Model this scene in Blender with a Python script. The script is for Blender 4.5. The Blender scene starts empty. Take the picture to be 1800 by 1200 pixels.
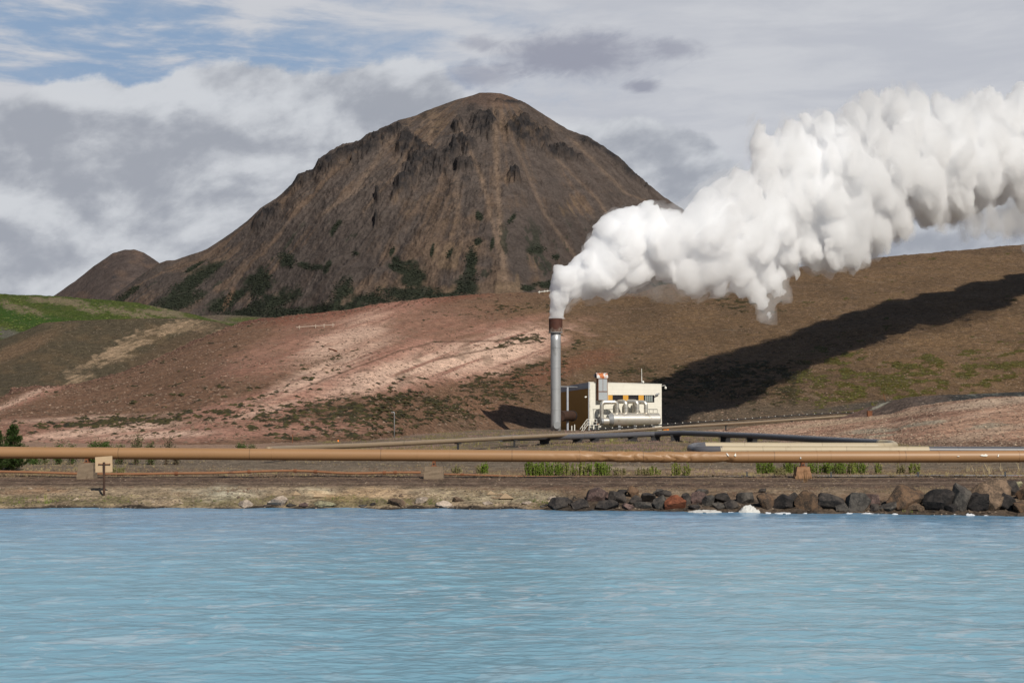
import bpy, math, random
import numpy as np
from mathutils import Vector, Matrix
R = math.radians
random.seed(7); rng = np.random.default_rng(7)
S = bpy.context.scene
COL = S.collection

# ------------------------------------------------------------------ camera
F = 2473.0; HX, HY = 900.0, 600.0; PITCH = math.atan(115.0/F); CAMZ = 5.0
cp, sp = math.cos(PITCH), math.sin(PITCH)
cam = bpy.data.cameras.new('camera'); camo = bpy.data.objects.new('camera', cam); COL.objects.link(camo)
camo.location = (0, 0, CAMZ); camo.rotation_euler = (R(90)+PITCH, 0, 0)
cam.sensor_width = 36; cam.lens = F/1800*36; cam.clip_start = .5; cam.clip_end = 30000
S.camera = camo

# ------------------------------------------------------------------ light
SUN_AZ, SUN_EL = R(155), R(38)          # behind the camera, to its right
sdir = Vector((math.sin(SUN_AZ)*math.cos(SUN_EL), math.cos(SUN_AZ)*math.cos(SUN_EL), math.sin(SUN_EL)))
sl = bpy.data.lights.new('sun', 'SUN'); sl.energy = 5.0; sl.angle = R(.53); sl.color = (1, .93, .82)
so = bpy.data.objects.new('sun', sl); COL.objects.link(so); so.rotation_euler = (-sdir).to_track_quat('-Z', 'Y').to_euler()
S.view_settings.view_transform = 'Standard'; S.view_settings.look = 'None'
S.view_settings.gamma = 1; S.view_settings.exposure = 0
S.cycles.use_denoising = True
S.cycles.max_bounces = 40; S.cycles.volume_bounces = 36; S.cycles.diffuse_bounces = 3; S.cycles.glossy_bounces = 3

# ------------------------------------------------------------------ node helper
class G:
    def __init__(s, tree): s.t = tree
    def new(s, ty, **k):
        n = s.t.nodes.new(ty)
        for a, v in k.items(): setattr(n, a, v)
        return n
    def put(s, sock, v):
        if isinstance(v, bpy.types.NodeSocket): s.t.links.new(v, sock)
        else:
            try: sock.default_value = v
            except Exception: sock.default_value = (*v, 1) if len(v) == 3 else v
    def m(s, op, a, b=0.0, c=None, clamp=False):
        n = s.new('ShaderNodeMath', operation=op, use_clamp=clamp); s.put(n.inputs[0], a); s.put(n.inputs[1], b)
        if c is not None: s.put(n.inputs[2], c)
        return n.outputs[0]
    def add(s, a, b): return s.m('ADD', a, b)
    def sub(s, a, b): return s.m('SUBTRACT', a, b)
    def mul(s, a, b): return s.m('MULTIPLY', a, b)
    def sm(s, v, a, b, lo=0.0, hi=1.0):
        n = s.new('ShaderNodeMapRange', interpolation_type='SMOOTHSTEP'); s.put(n.inputs[0], v)
        for i, q in zip((1, 2, 3, 4), (a, b, lo, hi)): s.put(n.inputs[i], q)
        return n.outputs[0]
    def mix(s, f, a, b, blend='MIX'):
        n = s.new('ShaderNodeMix', data_type='RGBA', blend_type=blend); s.put(n.inputs[0], f)
        s.put(n.inputs[6], a if isinstance(a, bpy.types.NodeSocket) else (*a, 1)[:4])
        s.put(n.inputs[7], b if isinstance(b, bpy.types.NodeSocket) else (*b, 1)[:4]); return n.outputs[2]
    def vec(s, x, y, z=0.0):
        n = s.new('ShaderNodeCombineXYZ'); s.put(n.inputs[0], x); s.put(n.inputs[1], y); s.put(n.inputs[2], z); return n.outputs[0]
    def scale(s, v, k):
        n = s.new('ShaderNodeVectorMath', operation='MULTIPLY'); s.put(n.inputs[0], v); s.put(n.inputs[1], k); return n.outputs[0]
    def noise(s, v, sc, det=4, ro=.55, dist=0, ty='FBM', lac=2.0):
        n = s.new('ShaderNodeTexNoise'); n.noise_type = ty; s.put(n.inputs['Vector'], v)
        n.inputs['Scale'].default_value = sc; n.inputs['Detail'].default_value = det; n.inputs['Roughness'].default_value = ro
        n.inputs['Distortion'].default_value = dist; n.inputs['Lacunarity'].default_value = lac
        return n.outputs[0]
    def ramp(s, v, stops):
        n = s.new('ShaderNodeValToRGB'); s.put(n.inputs[0], v); e = n.color_ramp.elements
        for i, (p, c) in enumerate(stops):
            q = e[i] if i < 2 else e.new(p)
            q.position = p; q.color = (c, c, c, 1) if isinstance(c, (int, float)) else (*c, 1)
        return n.outputs[0]

# ------------------------------------------------------------------ sky (world)
W = bpy.data.worlds.new('World'); S.world = W; W.use_nodes = True
g = G(W.node_tree); W.node_tree.nodes.clear()
sky = g.new('ShaderNodeTexSky'); sky.sky_type = 'NISHITA'; sky.sun_disc = False
sky.sun_elevation = SUN_EL; sky.sun_rotation = SUN_AZ; sky.air_density = 1; sky.dust_density = .6; sky.ozone_density = 1.5
tc = g.new('ShaderNodeTexCoord')
sx = g.new('ShaderNodeSeparateXYZ'); g.put(sx.inputs[0], tc.outputs['Generated'])
az = g.m('ARCTAN2', sx.outputs[0], sx.outputs[1]); el = g.m('ARCSINE', sx.outputs[2])
# sky coordinates: degrees of azimuth (0 = north, the view axis) and elevation
A = g.mul(az, 180/math.pi); E = g.mul(el, 180/math.pi)
def sA(px): return math.degrees(math.atan((px-900)/F))
def sE(py): return math.degrees(math.atan((715-py)/F))
P1 = g.vec(A, g.mul(E, 1.0), 0)
Pst = g.vec(g.add(A, g.mul(E, 1.2)), g.mul(E, 1.9), 1.7)
n_big = g.noise(g.vec(g.mul(A, .8), g.mul(E, 1.3), 3.1), .26, 7, .58, .5)
n_mid = g.noise(g.vec(g.sub(A, E), g.mul(E, 1.9), 9.2), .42, 8, .62, .7)
n_str = g.noise(g.vec(A, g.mul(E, 5.0), 5.5), .16, 6, .58, .3)
n_fin = g.noise(g.vec(A, g.mul(E, 1.4), 2.2), 1.5, 6, .62, .6)
def blob(px, py, rx, ry, wob=1.0, soft=.35):
    """soft round mask in sky coordinates, its rim broken by the noise"""
    k = 180/math.pi/F
    dx = g.m('DIVIDE', g.sub(A, sA(px)), rx*k); dy = g.m('DIVIDE', g.sub(E, sE(py)), ry*k)
    d = g.m('SQRT', g.add(g.mul(dx, dx), g.mul(dy, dy)))
    d = g.add(d, g.mul(g.sub(n_mid, .5), 2.4*wob)); d = g.add(d, g.mul(g.sub(n_fin, .5), 1.0*wob))
    return g.sm(d, 1+soft, 1-soft)
skyc = g.new('ShaderNodeVectorMath', operation='SCALE'); g.put(skyc.inputs[0], sky.outputs[0]); skyc.inputs[3].default_value = .055
skyblue = skyc.outputs[0]
lowblue = g.mix(g.sm(E, 24, 14), skyblue, (.26, .37, .535))
# thin high veil, open in a blue patch upper left and overhead
openp = g.m('MAXIMUM', blob(190, 100, 560, 110, .5, .7), g.sm(E, 30, 50))
veil = g.m('SUBTRACT', 1.0, g.mul(openp, g.sm(n_str, .64, .44)), clamp=True)
veilc = g.mix(g.sm(n_str, .35, .7), (.50, .52, .575), (.585, .60, .64))
veilc = g.mix(g.mul(g.sm(E, 17.5, 24), .45), veilc, (.86, .88, .95))     # unseen veil above the view, brightened to add paler reflections in the water
c = g.mix(veil, lowblue, veilc)
# big cumulus bank: upper edge as a function of azimuth
def edge_ramp(stops, e0=0.0, e1=20.0):
    a0, a1 = sA(-400), sA(2200)
    v = g.m('DIVIDE', g.sub(A, a0), a1-a0)
    return g.mul(g.ramp(v, [((sA(px)-a0)/(a1-a0), (sE(py)-e0)/(e1-e0)) for px, py in stops]), e1-e0)
def cl(da, de):
    # billowing cumulus detail, sheared a little by the wind
    a_, e_ = g.add(A, da), g.add(E, de)
    return g.noise(g.vec(g.sub(a_, g.mul(e_, .45)), g.mul(e_, 1.45), 11.3), .21, 9, .50, .2)
n_c = cl(0, 0); n_c2 = cl(.6, .75); n_f = g.noise(g.vec(g.sub(A, g.mul(E, .3)), g.mul(E, 1.3), 4.4), 1.35, 6, .6, .2)
relief = g.add(g.mul(g.sub(n_c, n_c2), 2.3), g.mul(g.sub(n_f, .5), .45))
top = edge_ramp([(-400, 215), (0, 190), (120, 165), (175, 150), (215, 165), (330, 112), (560, 104), (760, 112), (840, 190), (1000, 225), (1120, 192), (1250, 222), (1340, 330), (1500, 375), (2200, 385)])
dtop = g.sub(top, E)
dtop = g.add(dtop, g.mul(g.sub(n_c, .5), 3.4)); dtop = g.add(dtop, g.mul(g.sub(n_f, .5), .9))
body = g.sm(dtop, -.10, .42)
shade = g.add(g.mul(n_c, .7), .50); shade = g.add(shade, g.mul(relief, .9)); shade = g.add(shade, g.mul(g.sub(n_big, .5), .5)); shade = g.add(shade, g.mul(g.sub(g.noise(g.vec(g.sub(A, g.mul(E, .5)), g.mul(E, 1.7), 21.7), .75, 7, .6, .3), .5), .55))
rim = g.sm(dtop, 1.5, .05)
shade = g.add(shade, g.mul(rim, .16))
def plus(px, py, rx, ry, k):
    global shade
    shade = g.add(shade, g.mul(blob(px, py, rx, ry, .7, .95), k*.8))
for q in ((170, 385, 330, 26, .26), (330, 340, 200, 14, .12), (500, 292, 62, 18, .62), (110, 180, 70, 26, .16), (320, 150, 70, 20, .25), (230, 300, 330, 50, -.20), (560, 150, 260, 50, -.16), (60, 420, 200, 30, -.12),
          (340, 225, 50, 40, .10), (1215, 345, 110, 26, -.36), (1190, 240, 120, 45, -.20), (1120, 215, 60, 14, .15), (1140, 300, 70, 30, .22), (1600, 410, 320, 34, -.34), (1650, 415, 160, 9, .42), (60, 225, 90, 18, -.14)): plus(*q)
bodyc = g.mix(g.sm(shade, .50, 1.32), (.345, .367, .418), (.62, .64, .675))
c = g.mix(g.mul(body, .97), c, bodyc)
for q, k_ in (((1005, 92, 125, 34), .95), ((850, 128, 55, 20), .7), ((1190, 85, 45, 14), .7), ((1130, 150, 26, 9), .9), ((845, 72, 36, 12), .6)):
    c = g.mix(g.mul(blob(*q, .75, .6), k_), c, (.31, .325, .395))
gen = g.sm(E, 46, 28)                         # the cloud bank stands low over the north horizon
clear = g.mix(g.mul(gen, g.sm(g.m('ABSOLUTE', A), 38, 23)), skyblue, c)
low = g.mix(g.sm(E, -1, .0), (.10, .10, .09), clear)
bg = g.new('ShaderNodeBackground'); g.put(bg.inputs[0], low); bg.inputs[1].default_value = 1.0
wo = g.new('ShaderNodeOutputWorld'); g.t.links.new(bg.outputs[0], wo.inputs[0])

# ------------------------------------------------------------------ projection helpers (photo pixels <-> points at a real depth)
def P(px, py, Y):
    d = (px-HX, F*cp-(HY-py)*sp, F*sp+(HY-py)*cp); k = Y/d[1]
    return Vector((d[0]*k, Y, CAMZ+d[2]*k))
def tanx(u, py=715): return (u-HX)/(F*cp-(HY-py)*sp)
def Zat(py, Y): return CAMZ+Y*(F*sp+(HY-py)*cp)/(F*cp-(HY-py)*sp)
def px_of(X, Y, Z):
    dc = Y*cp+(Z-CAMZ)*sp; up = -Y*sp+(Z-CAMZ)*cp
    return HX+F*X/dc, HY-F*up/dc
def mpp(Y): return Y/F

# ------------------------------------------------------------------ numpy noise
def _h(i, j, k, seed):
    n = (i*374761393+j*668265263+k*2147483647+seed*974634777) & 0xffffffff
    n = ((n ^ (n >> 13))*1274126177) & 0xffffffff
    n = ((n ^ (n >> 16))*2246822519) & 0xffffffff
    return ((n ^ (n >> 15)) & 0xffffff)/float(0xffffff)*2-1
def vnoise(x, y, z=0.0, seed=0):
    x, y, z = np.broadcast_arrays(np.asarray(x, float), np.asarray(y, float), np.asarray(z, float))
    i, j, k = np.floor(x).astype(np.int64), np.floor(y).astype(np.int64), np.floor(z).astype(np.int64)
    fx, fy, fz = x-i, y-j, z-k
    w = lambda t: t*t*t*(t*(t*6-15)+10)
    a, b, c_ = w(fx), w(fy), w(fz)
    L = lambda p, q, t: p+(q-p)*t
    if np.all(fz == 0) :
        return L(L(_h(i, j, k, seed), _h(i+1, j, k, seed), a), L(_h(i, j+1, k, seed), _h(i+1, j+1, k, seed), a), b)
    v = [L(L(_h(i, j, k+q, seed), _h(i+1, j, k+q, seed), a), L(_h(i, j+1, k+q, seed), _h(i+1, j+1, k+q, seed), a), b) for q in (0, 1)]
    return L(v[0], v[1], c_)
def fbm(x, y, z=0.0, o=5, seed=0, gain=.5):
    s, a, t = 0, 1.0, 0
    for q in range(o):
        f = 2.03**q
        s = s+a*vnoise(x*f+q*7.3, y*f+q*3.1, z*f if np.any(z) else 0.0, seed+q*17); t += a; a *= gain
    return s/t
def ridge(x, y, o=4, seed=0):
    s, a, t = 0, 1.0, 0
    for q in range(o):
        f = 2.1**q; s = s+a*(1-2*np.abs(vnoise(x*f, y*f, 0.0, seed+q*13))); t += a; a *= .5
    return s/t
def ss(v, a, b): t = np.clip((v-a)/(b-a), 0, 1); return t*t*(3-2*t)
def ell(px, py, cx, cy, rx, ry, ang=0, wob=None, soft=.5):
    c_, s_ = math.cos(R(ang)), math.sin(R(ang)); dx, dy = px-cx, py-cy
    d = np.sqrt(((dx*c_+dy*s_)/rx)**2+((-dx*s_+dy*c_)/ry)**2)
    if wob is not None: d = d+wob
    return ss(d, 1+soft, 1-soft)
def crest(pts, u, smooth=0):
    p = np.array(pts, float); v = np.interp(u, p[:, 0], p[:, 1])
    if smooth:
        k = np.hanning(smooth*2+3); k /= k.sum(); n = len(k)//2
        v = np.convolve(np.concatenate([np.full(n, v[0]), v, np.full(n, v[-1])]), k, 'valid')
    return v

# ------------------------------------------------------------------ mesh helpers
def link(o):
    COL.objects.link(o); return o
def mesh_from(name, V, faces_flat, sizes, mat, cols=None, smooth=True, parent=None, loc=(0, 0, 0)):
    me = bpy.data.meshes.new(name); V = np.asarray(V, np.float32)-np.asarray(loc, np.float32)
    me.vertices.add(len(V)); me.vertices.foreach_set('co', V.ravel())
    faces_flat = np.asarray(faces_flat, np.int32); sizes = np.asarray(sizes, np.int32)
    me.loops.add(len(faces_flat)); me.loops.foreach_set('vertex_index', faces_flat)
    me.polygons.add(len(sizes)); me.polygons.foreach_set('loop_start', np.concatenate([[0], np.cumsum(sizes)[:-1]]).astype(np.int32))
    me.polygons.foreach_set('loop_total', sizes)
    me.polygons.foreach_set('use_smooth', np.full(len(sizes), smooth))
    me.update(calc_edges=True)
    if cols is not None:
        a = me.color_attributes.new('col', 'FLOAT_COLOR', 'POINT')
        c4 = np.ones((len(V), 4), np.float32); c4[:, :3] = cols; a.data.foreach_set('color', c4.ravel())
    me.materials.append(mat)
    o = link(bpy.data.objects.new(name, me)); o.location = loc
    if parent: o.parent = parent
    return o
def grid_mesh(name, X, Y, Z, mat, cols=None, **k):
    r, c_ = X.shape; V = np.stack([X, Y, Z], -1).reshape(-1, 3)
    i = np.arange(r*c_).reshape(r, c_)
    q = np.stack([i[:-1, :-1], i[:-1, 1:], i[1:, 1:], i[1:, :-1]], -1).reshape(-1)
    return mesh_from(name, V, q, np.full((r-1)*(c_-1), 4), mat, None if cols is None else cols.reshape(-1, 3), **k)
def struct(o, kind='structure', label=None, cat=None):
    o['kind'] = kind
    if label: o['label'] = label
    if cat: o['category'] = cat
    return o
def tag(o, label, cat, group=None, kind=None):
    o['label'] = label; o['category'] = cat
    if group: o['group'] = group
    if kind: o['kind'] = kind
    return o
def thing(name, loc, label, cat, group=None):
    o = link(bpy.data.objects.new(name, None)); o.location = loc; o.empty_display_size = .3
    return tag(o, label, cat, group)
def wloc(o):
    v = Vector((0, 0, 0))
    while o: v += o.location; o = o.parent
    return v
class MB:
    """collects shapes (world coordinates) and links them as one mesh object"""
    def __init__(s): s.v = []; s.f = []; s.c = []; s.col = None
    def _add(s, vs, fs):
        b = len(s.v); s.v += [tuple(q) for q in vs]; s.f += [[b+i for i in f] for f in fs]; s.c += [s.col or (1, 1, 1)]*len(vs); return s
    def box(s, c_, h, ax=None, bev=0):
        ax = ax or (Vector((1, 0, 0)), Vector((0, 1, 0)), Vector((0, 0, 1))); c_ = Vector(c_)
        vs = [c_+ax[0]*h[0]*i+ax[1]*h[1]*j+ax[2]*h[2]*k for i in (-1, 1) for j in (-1, 1) for k in (-1, 1)]
        return s._add(vs, [(0, 1, 3, 2), (4, 6, 7, 5), (0, 4, 5, 1), (2, 3, 7, 6), (0, 2, 6, 4), (1, 5, 7, 3)])
    def tube(s, pts, r, n=12, cap=True, rf=None):
        pts = [Vector(p) for p in pts]; rr = r if hasattr(r, '__len__') else [r]*len(pts); vs = []; up0 = None
        for i, p in enumerate(pts):
            d = (pts[min(i+1, len(pts)-1)]-pts[max(i-1, 0)])
            if d.length < 1e-9: d = Vector((0, 0, 1))
            d.normalize()
            if up0 is None: up0 = Vector((0, 0, 1)) if abs(d.z) < .9 else Vector((1, 0, 0))
            a = d.cross(up0); a.normalize(); b = a.cross(d); up0 = b
            for k in range(n):
                t = 2*math.pi*k/n; q = rr[i]*(rf(i, t) if rf else 1)
                vs.append(p+a*math.cos(t)*q+b*math.sin(t)*q)
        fs = [(i*n+k, i*n+(k+1) % n, (i+1)*n+(k+1) % n, (i+1)*n+k) for i in range(len(pts)-1) for k in range(n)]
        if cap: fs += [tuple(range(n))[::-1], tuple((len(pts)-1)*n+k for k in range(n))]
        return s._add(vs, fs)
    def prism(s, poly, d):
        """poly: list of Vectors (planar), extruded by vector d"""
        n = len(poly); vs = [Vector(p) for p in poly]+[Vector(p)+d for p in poly]
        return s._add(vs, [tuple(range(n))[::-1], tuple(range(n, 2*n))]+[(i, (i+1) % n, n+(i+1) % n, n+i) for i in range(n)])
    def build(s, name, mat, parent=None, loc=(0, 0, 0), smooth=False, cols=False, angle=None):
        base = wloc(parent) if parent else Vector((0, 0, 0))
        V = np.array(s.v, np.float64)-np.array(base)
        flat = [i for f in s.f for i in f]
        o = mesh_from(name, V, flat, [len(f) for f in s.f], mat, np.array(s.c) if cols else None, smooth=smooth, parent=parent, loc=loc)
        if smooth and angle is not None:
            o.data.update(); o.data.set_sharp_from_angle(angle=R(angle)) if hasattr(o.data, 'set_sharp_from_angle') else None
        return o
def arc_path(pts, rad, n=6):
    """polyline with rounded corners"""
    pts = [Vector(p) for p in pts]; out = [pts[0]]
    for i in range(1, len(pts)-1):
        a, b, c_ = pts[i-1], pts[i], pts[i+1]; d1 = (a-b).normalized(); d2 = (c_-b).normalized()
        p1, p2 = b+d1*rad, b+d2*rad
        for k in range(n+1):
            t = k/n; out.append(p1*(1-t)**2+b*2*t*(1-t)+p2*t*t)
    out.append(pts[-1]); return out

# ------------------------------------------------------------------ materials
def mat_new(name):
    m = bpy.data.materials.new(name); m.use_nodes = True; m.node_tree.nodes.clear(); return m, G(m.node_tree)
def finish(g, base, rough=.9, metal=0.0, bump=None, bs=.3, bd=.05, spec=.3, **kw):
    p = g.new('ShaderNodeBsdfPrincipled'); g.put(p.inputs['Base Color'], base if isinstance(base, bpy.types.NodeSocket) else (*base, 1))
    g.put(p.inputs['Roughness'], rough); g.put(p.inputs['Metallic'], metal); p.inputs['Specular IOR Level'].default_value = spec
    for k, v in kw.items(): g.put(p.inputs[k], v)
    if bump is not None:
        b = g.new('ShaderNodeBump'); b.inputs['Strength'].default_value = bs; b.inputs['Distance'].default_value = bd
        g.put(b.inputs['Height'], bump); g.t.links.new(b.outputs[0], p.inputs['Normal'])
    o = g.new('ShaderNodeOutputMaterial'); g.t.links.new(p.outputs[0], o.inputs[0]); return p
def geo(g): return g.new('ShaderNodeNewGeometry').outputs['Position']
def mat_terrain(name, s1, s2, con=.5, bd=.1, bs=.6, speck=None):
    m, g = mat_new(name); p = geo(g)
    at = g.new('ShaderNodeAttribute'); at.attribute_name = 'col'
    n1 = g.noise(p, s1, 6, .65); n2 = g.noise(p, s2, 5, .7)
    k = g.add(g.mul(g.sm(n1, .3, .7), con), g.mul(g.sm(n2, .3, .7), con*1.1)); k = g.add(k, 1-con*1.05)
    col = g.new('ShaderNodeVectorMath', operation='SCALE'); g.put(col.inputs[0], at.outputs['Color']); g.put(col.inputs[3], k)
    c_ = col.outputs[0]
    if speck:
        v = g.new('ShaderNodeTexVoronoi'); g.put(v.inputs['Vector'], p); v.inputs['Scale'].default_value = speck
        f = g.mul(g.sm(v.outputs['Distance'], .30, .16), g.sm(g.noise(p, speck*.6, 2), .5, .62))
        hs = g.new('ShaderNodeSeparateColor'); g.put(hs.inputs[0], v.outputs['Color'])
        c2 = g.mix(g.sm(hs.outputs[0], .4, .5), (.045, .035, .03), (.34, .27, .21))
        c_ = g.mix(g.mul(f, .8), c_, c2)
    h = g.add(g.mul(n1, 1.0), g.mul(n2, .5))
    finish(g, c_, .95, bump=h, bs=bs, bd=bd, spec=.12); return m
def mat_plain(name, c_, rough=.8, metal=0, var=.35, sc=3.0, stain=None, spec=.3, bd=.01, stsc=1.0, stlo=.55, sthi=.7, stz=1.0):
    m, g = mat_new(name); p = geo(g)
    n = g.noise(p, sc, 6, .65); n2 = g.noise(p, sc*7, 4, .7)
    k = g.add(g.mul(n, var), g.mul(n2, var*.6)); k = g.add(k, 1-var*.8)
    col = g.new('ShaderNodeVectorMath', operation='SCALE'); col.inputs[0].default_value = c_; g.put(col.inputs[3], k); q = col.outputs[0]
    if stain: q = g.mix(g.sm(g.noise(g.scale(p, (1, 1, stz)), stsc, 6, .7), stlo, sthi), q, stain)
    finish(g, q, rough, metal, bump=g.add(n, n2), bs=.4, bd=bd, spec=spec); return m
def mat_attr(name, rough=.85, var=.4, sc=6.0, bd=.02, spec=.25, trans=0):
    m, g = mat_new(name); p = geo(g); at = g.new('ShaderNodeAttribute'); at.attribute_name = 'col'
    n = g.noise(p, sc, 5, .65); k = g.add(g.mul(n, var*2), 1-var)
    col = g.new('ShaderNodeVectorMath', operation='SCALE'); g.put(col.inputs[0], at.outputs['Color']); g.put(col.inputs[3], k)
    pr = finish(g, col.outputs[0], rough, bump=n, bs=.4, bd=bd, spec=spec); return m

M = {}
M['hill'] = mat_terrain('hill_soil', .55, 2.2, .60, .40, .9, speck=1.1)
M['mount'] = mat_terrain('mountain_rock', .06, .3, .42, 2.6, .8)
M['ground'] = mat_terrain('ground_soil', 1.2, 6.0, .80, .10, 1.0, speck=5.0)
M['gcol'] = mat_attr('plant_green', .75, .25, 4, .0)

# ================================================================== TERRAIN
def fan(u, Ys):
    """u: columns as photo azimuths, Ys: depth per row (rows x cols or rows)"""
    Ys = np.asarray(Ys); Ys = Ys if Ys.ndim == 2 else Ys[:, None]*np.ones((1, len(u)))
    return np.array([tanx(q) for q in u])[None, :]*Ys, Ys
def ucols(a, b, step, lo=None, hi=None, grow=1.13):
    m = list(np.arange(a, b+step, step)); l, r = [], []
    if lo is not None:
        s, x = step, a
        while x > lo: s *= grow; x -= s; l.append(x)
    if hi is not None:
        s, x = step, m[-1]
        while x < hi: s *= grow; x += s; r.append(x)
    return np.array(l[::-1]+m+r)

# shoreline depth by azimuth
SHORE = [(-4000, 893), (600, 893), (900, 895), (1100, 898), (1400, 902), (1700, 905.5), (1800, 907), (5000, 907)]
def shoreY(u):
    y = np.interp(u, *np.array(SHORE, float).T)
    return CAMZ*(F*cp-(HY-y)*sp)/(-(F*sp+(HY-y)*cp))
def gheight(X, Y):
    u = X/Y*F+HX; s = Y-shoreY(u)
    s = s+.35*fbm(X*.35, Y*.35, 0, 4, 5)*np.exp(-np.abs(s)/3)+.12*fbm(X*1.7, Y*1.7, 0, 3, 6)*np.exp(-np.abs(s)/2)
    z = np.interp(s, [-30, -3, 0, .45, 1.8, 3.2, 5.5, 9, 40, 120, 200], [-4, -.6, -.02, .20, .42, .68, .90, 1.03, 1.05, 1.0, .85])
    k = ss(s, -1, 2)
    z = z+k*(.05*fbm(X*.25, Y*.25, 0, 4, 8)+.035*fbm(X*2.2, Y*2.2, 0, 3, 9)*np.exp(-np.maximum(s, 0)/40))
    # ledges of pale rock on the left bank
    led = np.exp(-((s-1.7)/1.3)**2)*ss(u, 1000, 850)
    z = z+led*.16*np.abs(fbm(X*.5, Y*1.2, 0, 4, 12))
    return z
def gz(x, y): return float(gheight(np.array([[x]], float), np.array([[y]], float))[0, 0])

def mixc(base, c_, m): return base*(1-m[..., None])+np.array(c_)*m[..., None]

u = ucols(-120, 1920, 1.8, -4500, 6500)
Ys = np.concatenate([np.arange(60, 80, .07), 80*np.exp(np.linspace(0, math.log(300/80.), 330))[0:], 300*np.exp(np.linspace(.03, math.log(12000/300.), 50))])
X, Y = fan(u, Ys); Z = gheight(X, Y)
px, py = px_of(X, Y, Z); sh = Y-shoreY(px)
c1 = fbm(X*.12, Y*.25, 0, 5, 21); c2 = fbm(X*.8, Y*1.0, 0, 4, 22); c3 = fbm(X*.05, Y*.5, 0, 4, 23)
col = np.ones(X.shape+(3,))*np.array((.155, .106, .070))
col = mixc(col, (.24, .185, .125), ss(c1+.4*c2, -.05, .5)*.6)
col = mixc(col, (.105, .072, .052), ss(c3+.2*c2, .1, .45)*.6)
# dirt track beside the pipe
trk = ss(py+2*c2, 838, 843)*ss(py+2*c2, 862, 855)*ss(sh, 3.5, 5)
col = mixc(col, (.082, .055, .043), trk*.8)
col = mixc(col, (.20, .15, .11), np.exp(-((py-848-2*c1)/1.3)**2)*trk*.5)
# gravel strip between the pipes
col = mixc(col, (.135, .112, .084), ss(py, 830, 822)*ss(py, 800, 812)*.7)
# dry heath in front of the building
hea = ss(py, 798, 790)*ss(py, 742, 752)*ss(px, 560, 700)
col = mixc(col, (.155, .12, .085), hea*.8); col = mixc(col, (.11, .07, .07), hea*ss(c2+c1, .05, .4)*.6)
col = mixc(col, (.07, .075, .022), hea*ss(c1-c2, .18, .5)*.6)
# left: pale clay flats
col = mixc(col, (.27, .175, .125), ss(px, 620, 420)*ss(py, 800, 788)*.8)
bank = np.clip(ss(sh, 5.5, 3.5), 0, 1)
wob = .5*c1+.4*c2
col = mixc(col, (.30, .235, .16), bank*ss(px, 1000, 900)*.6)
for e in ((385, 868, 75, 14, 0, (.36, .33, .25)), (300, 872, 90, 8, 0, (.27, .21, .14)), (560, 866, 34, 10, 8, (.46, .39, .27)), (640, 868, 60, 10, -4, (.40, .28, .17)),
          (585, 874, 45, 7, 10, (.36, .24, .14)), (700, 874, 35, 9, 0, (.36, .26, .17)), (780, 866, 50, 7, 0, (.30, .24, .16)), (840, 872, 60, 9, 0, (.27, .22, .15)), (60, 862, 60, 6, 0, (.24, .16, .1)), (920, 872, 60, 9, 0, (.26, .22, .15))):
    col = mixc(col, e[5], ell(px, py, e[0], e[1], e[2], e[3], e[4], wob, .5)*.85)
grs = ss(sh, 2.3, 1.2)*ss(sh, .0, .4)*ss(c2+.5*c1, -.25, .2)*ss(px, 1010, 950)
col = mixc(col, (.075, .070, .028), grs*.6)
col = mixc(col, (.035, .028, .022), ss(sh+.3*c2, .28, .02))
col = mixc(col, (.05, .04, .032), ss(sh, 2.6, 1.6)*ss(px, 960, 1010)*.8)
col = mixc(col, (.42, .33, .24), ell(px, py, 1060, 822, 100, 3, 0, wob*.5)*.5)
col = mixc(col, (.30, .21, .15), ell(px, py, 1260, 829, 90, 5, 0, wob)*.7)
struct(grid_mesh('ground', X, Y, Z, M['ground'], col*.95))
gr_px, gr_py, gr_X, gr_Y, gr_Z, gr_sh = px, py, X, Y, Z, sh

def hill(name, crest_pts, yc, yf, u, rows, colf, mat, zf=.5, gexp=1.1, rough=(1.0, 30.0), crest_rough=0, back=.45, smooth=8, tonek=.75, disp=None, yfun=None):
    raw = crest(crest_pts, u, 1); cy = crest(crest_pts, u, smooth) if smooth else raw
    dcy = raw-cy
    if crest_rough is not None and np.any(crest_rough):
        cr = crest_rough(u) if callable(crest_rough) else crest_rough
        dcy = dcy-cr*fbm(u/20, 0*u, 0, 6, 31, .7)
    Yc = np.interp(u, *np.array(yc, float).T); zc = Zat(cy, Yc)
    dz = Zat(cy+dcy, Yc)-zc
    Yf = yf(u, zc, Yc) if callable(yf) else np.interp(u, *np.array(yf, float).T)
    zc = np.maximum(zc, zf-.5)
    t = np.concatenate([np.linspace(0, 1, rows), 1+np.linspace(.01, 1, max(12, rows//10))**1.5*back])[:, None]
    Yg = Yf+(Yc-Yf)*t
    tt = np.clip(t, 0, 1); gf = tt**gexp
    Zg = zf+(zc-zf)*gf
    Zg = Zg+dz*ss(tt, .93, 1)
    over = np.clip(t-1, 0, 9)
    Zg = Zg-(zc-zf)*np.clip(over/back, 0, 1)**1.35*1.1
    Xg = np.array([tanx(q) for q in u])[None, :]*Yg
    a, sc = rough; win = ss(tt, 0, .12)*(1-.8*ss(tt, .85, 1))
    Zg = Zg+a*win*(fbm(Xg/sc, Yg/sc, 0, 5, 41))+a*.16*win*fbm(Xg/sc*9, Yg/sc*9, 0, 4, 43, .7)
    if disp: Zg = disp(Xg, Yg, Zg, t)
    px, py = px_of(Xg, Yg, Zg)
    C = colf(Xg, Yg, Zg, px, py, t)*tonek
    o = grid_mesh(name, Xg, Yg, Zg, mat, C); struct(o); return Xg, Yg, Zg, px, py, t

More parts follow.
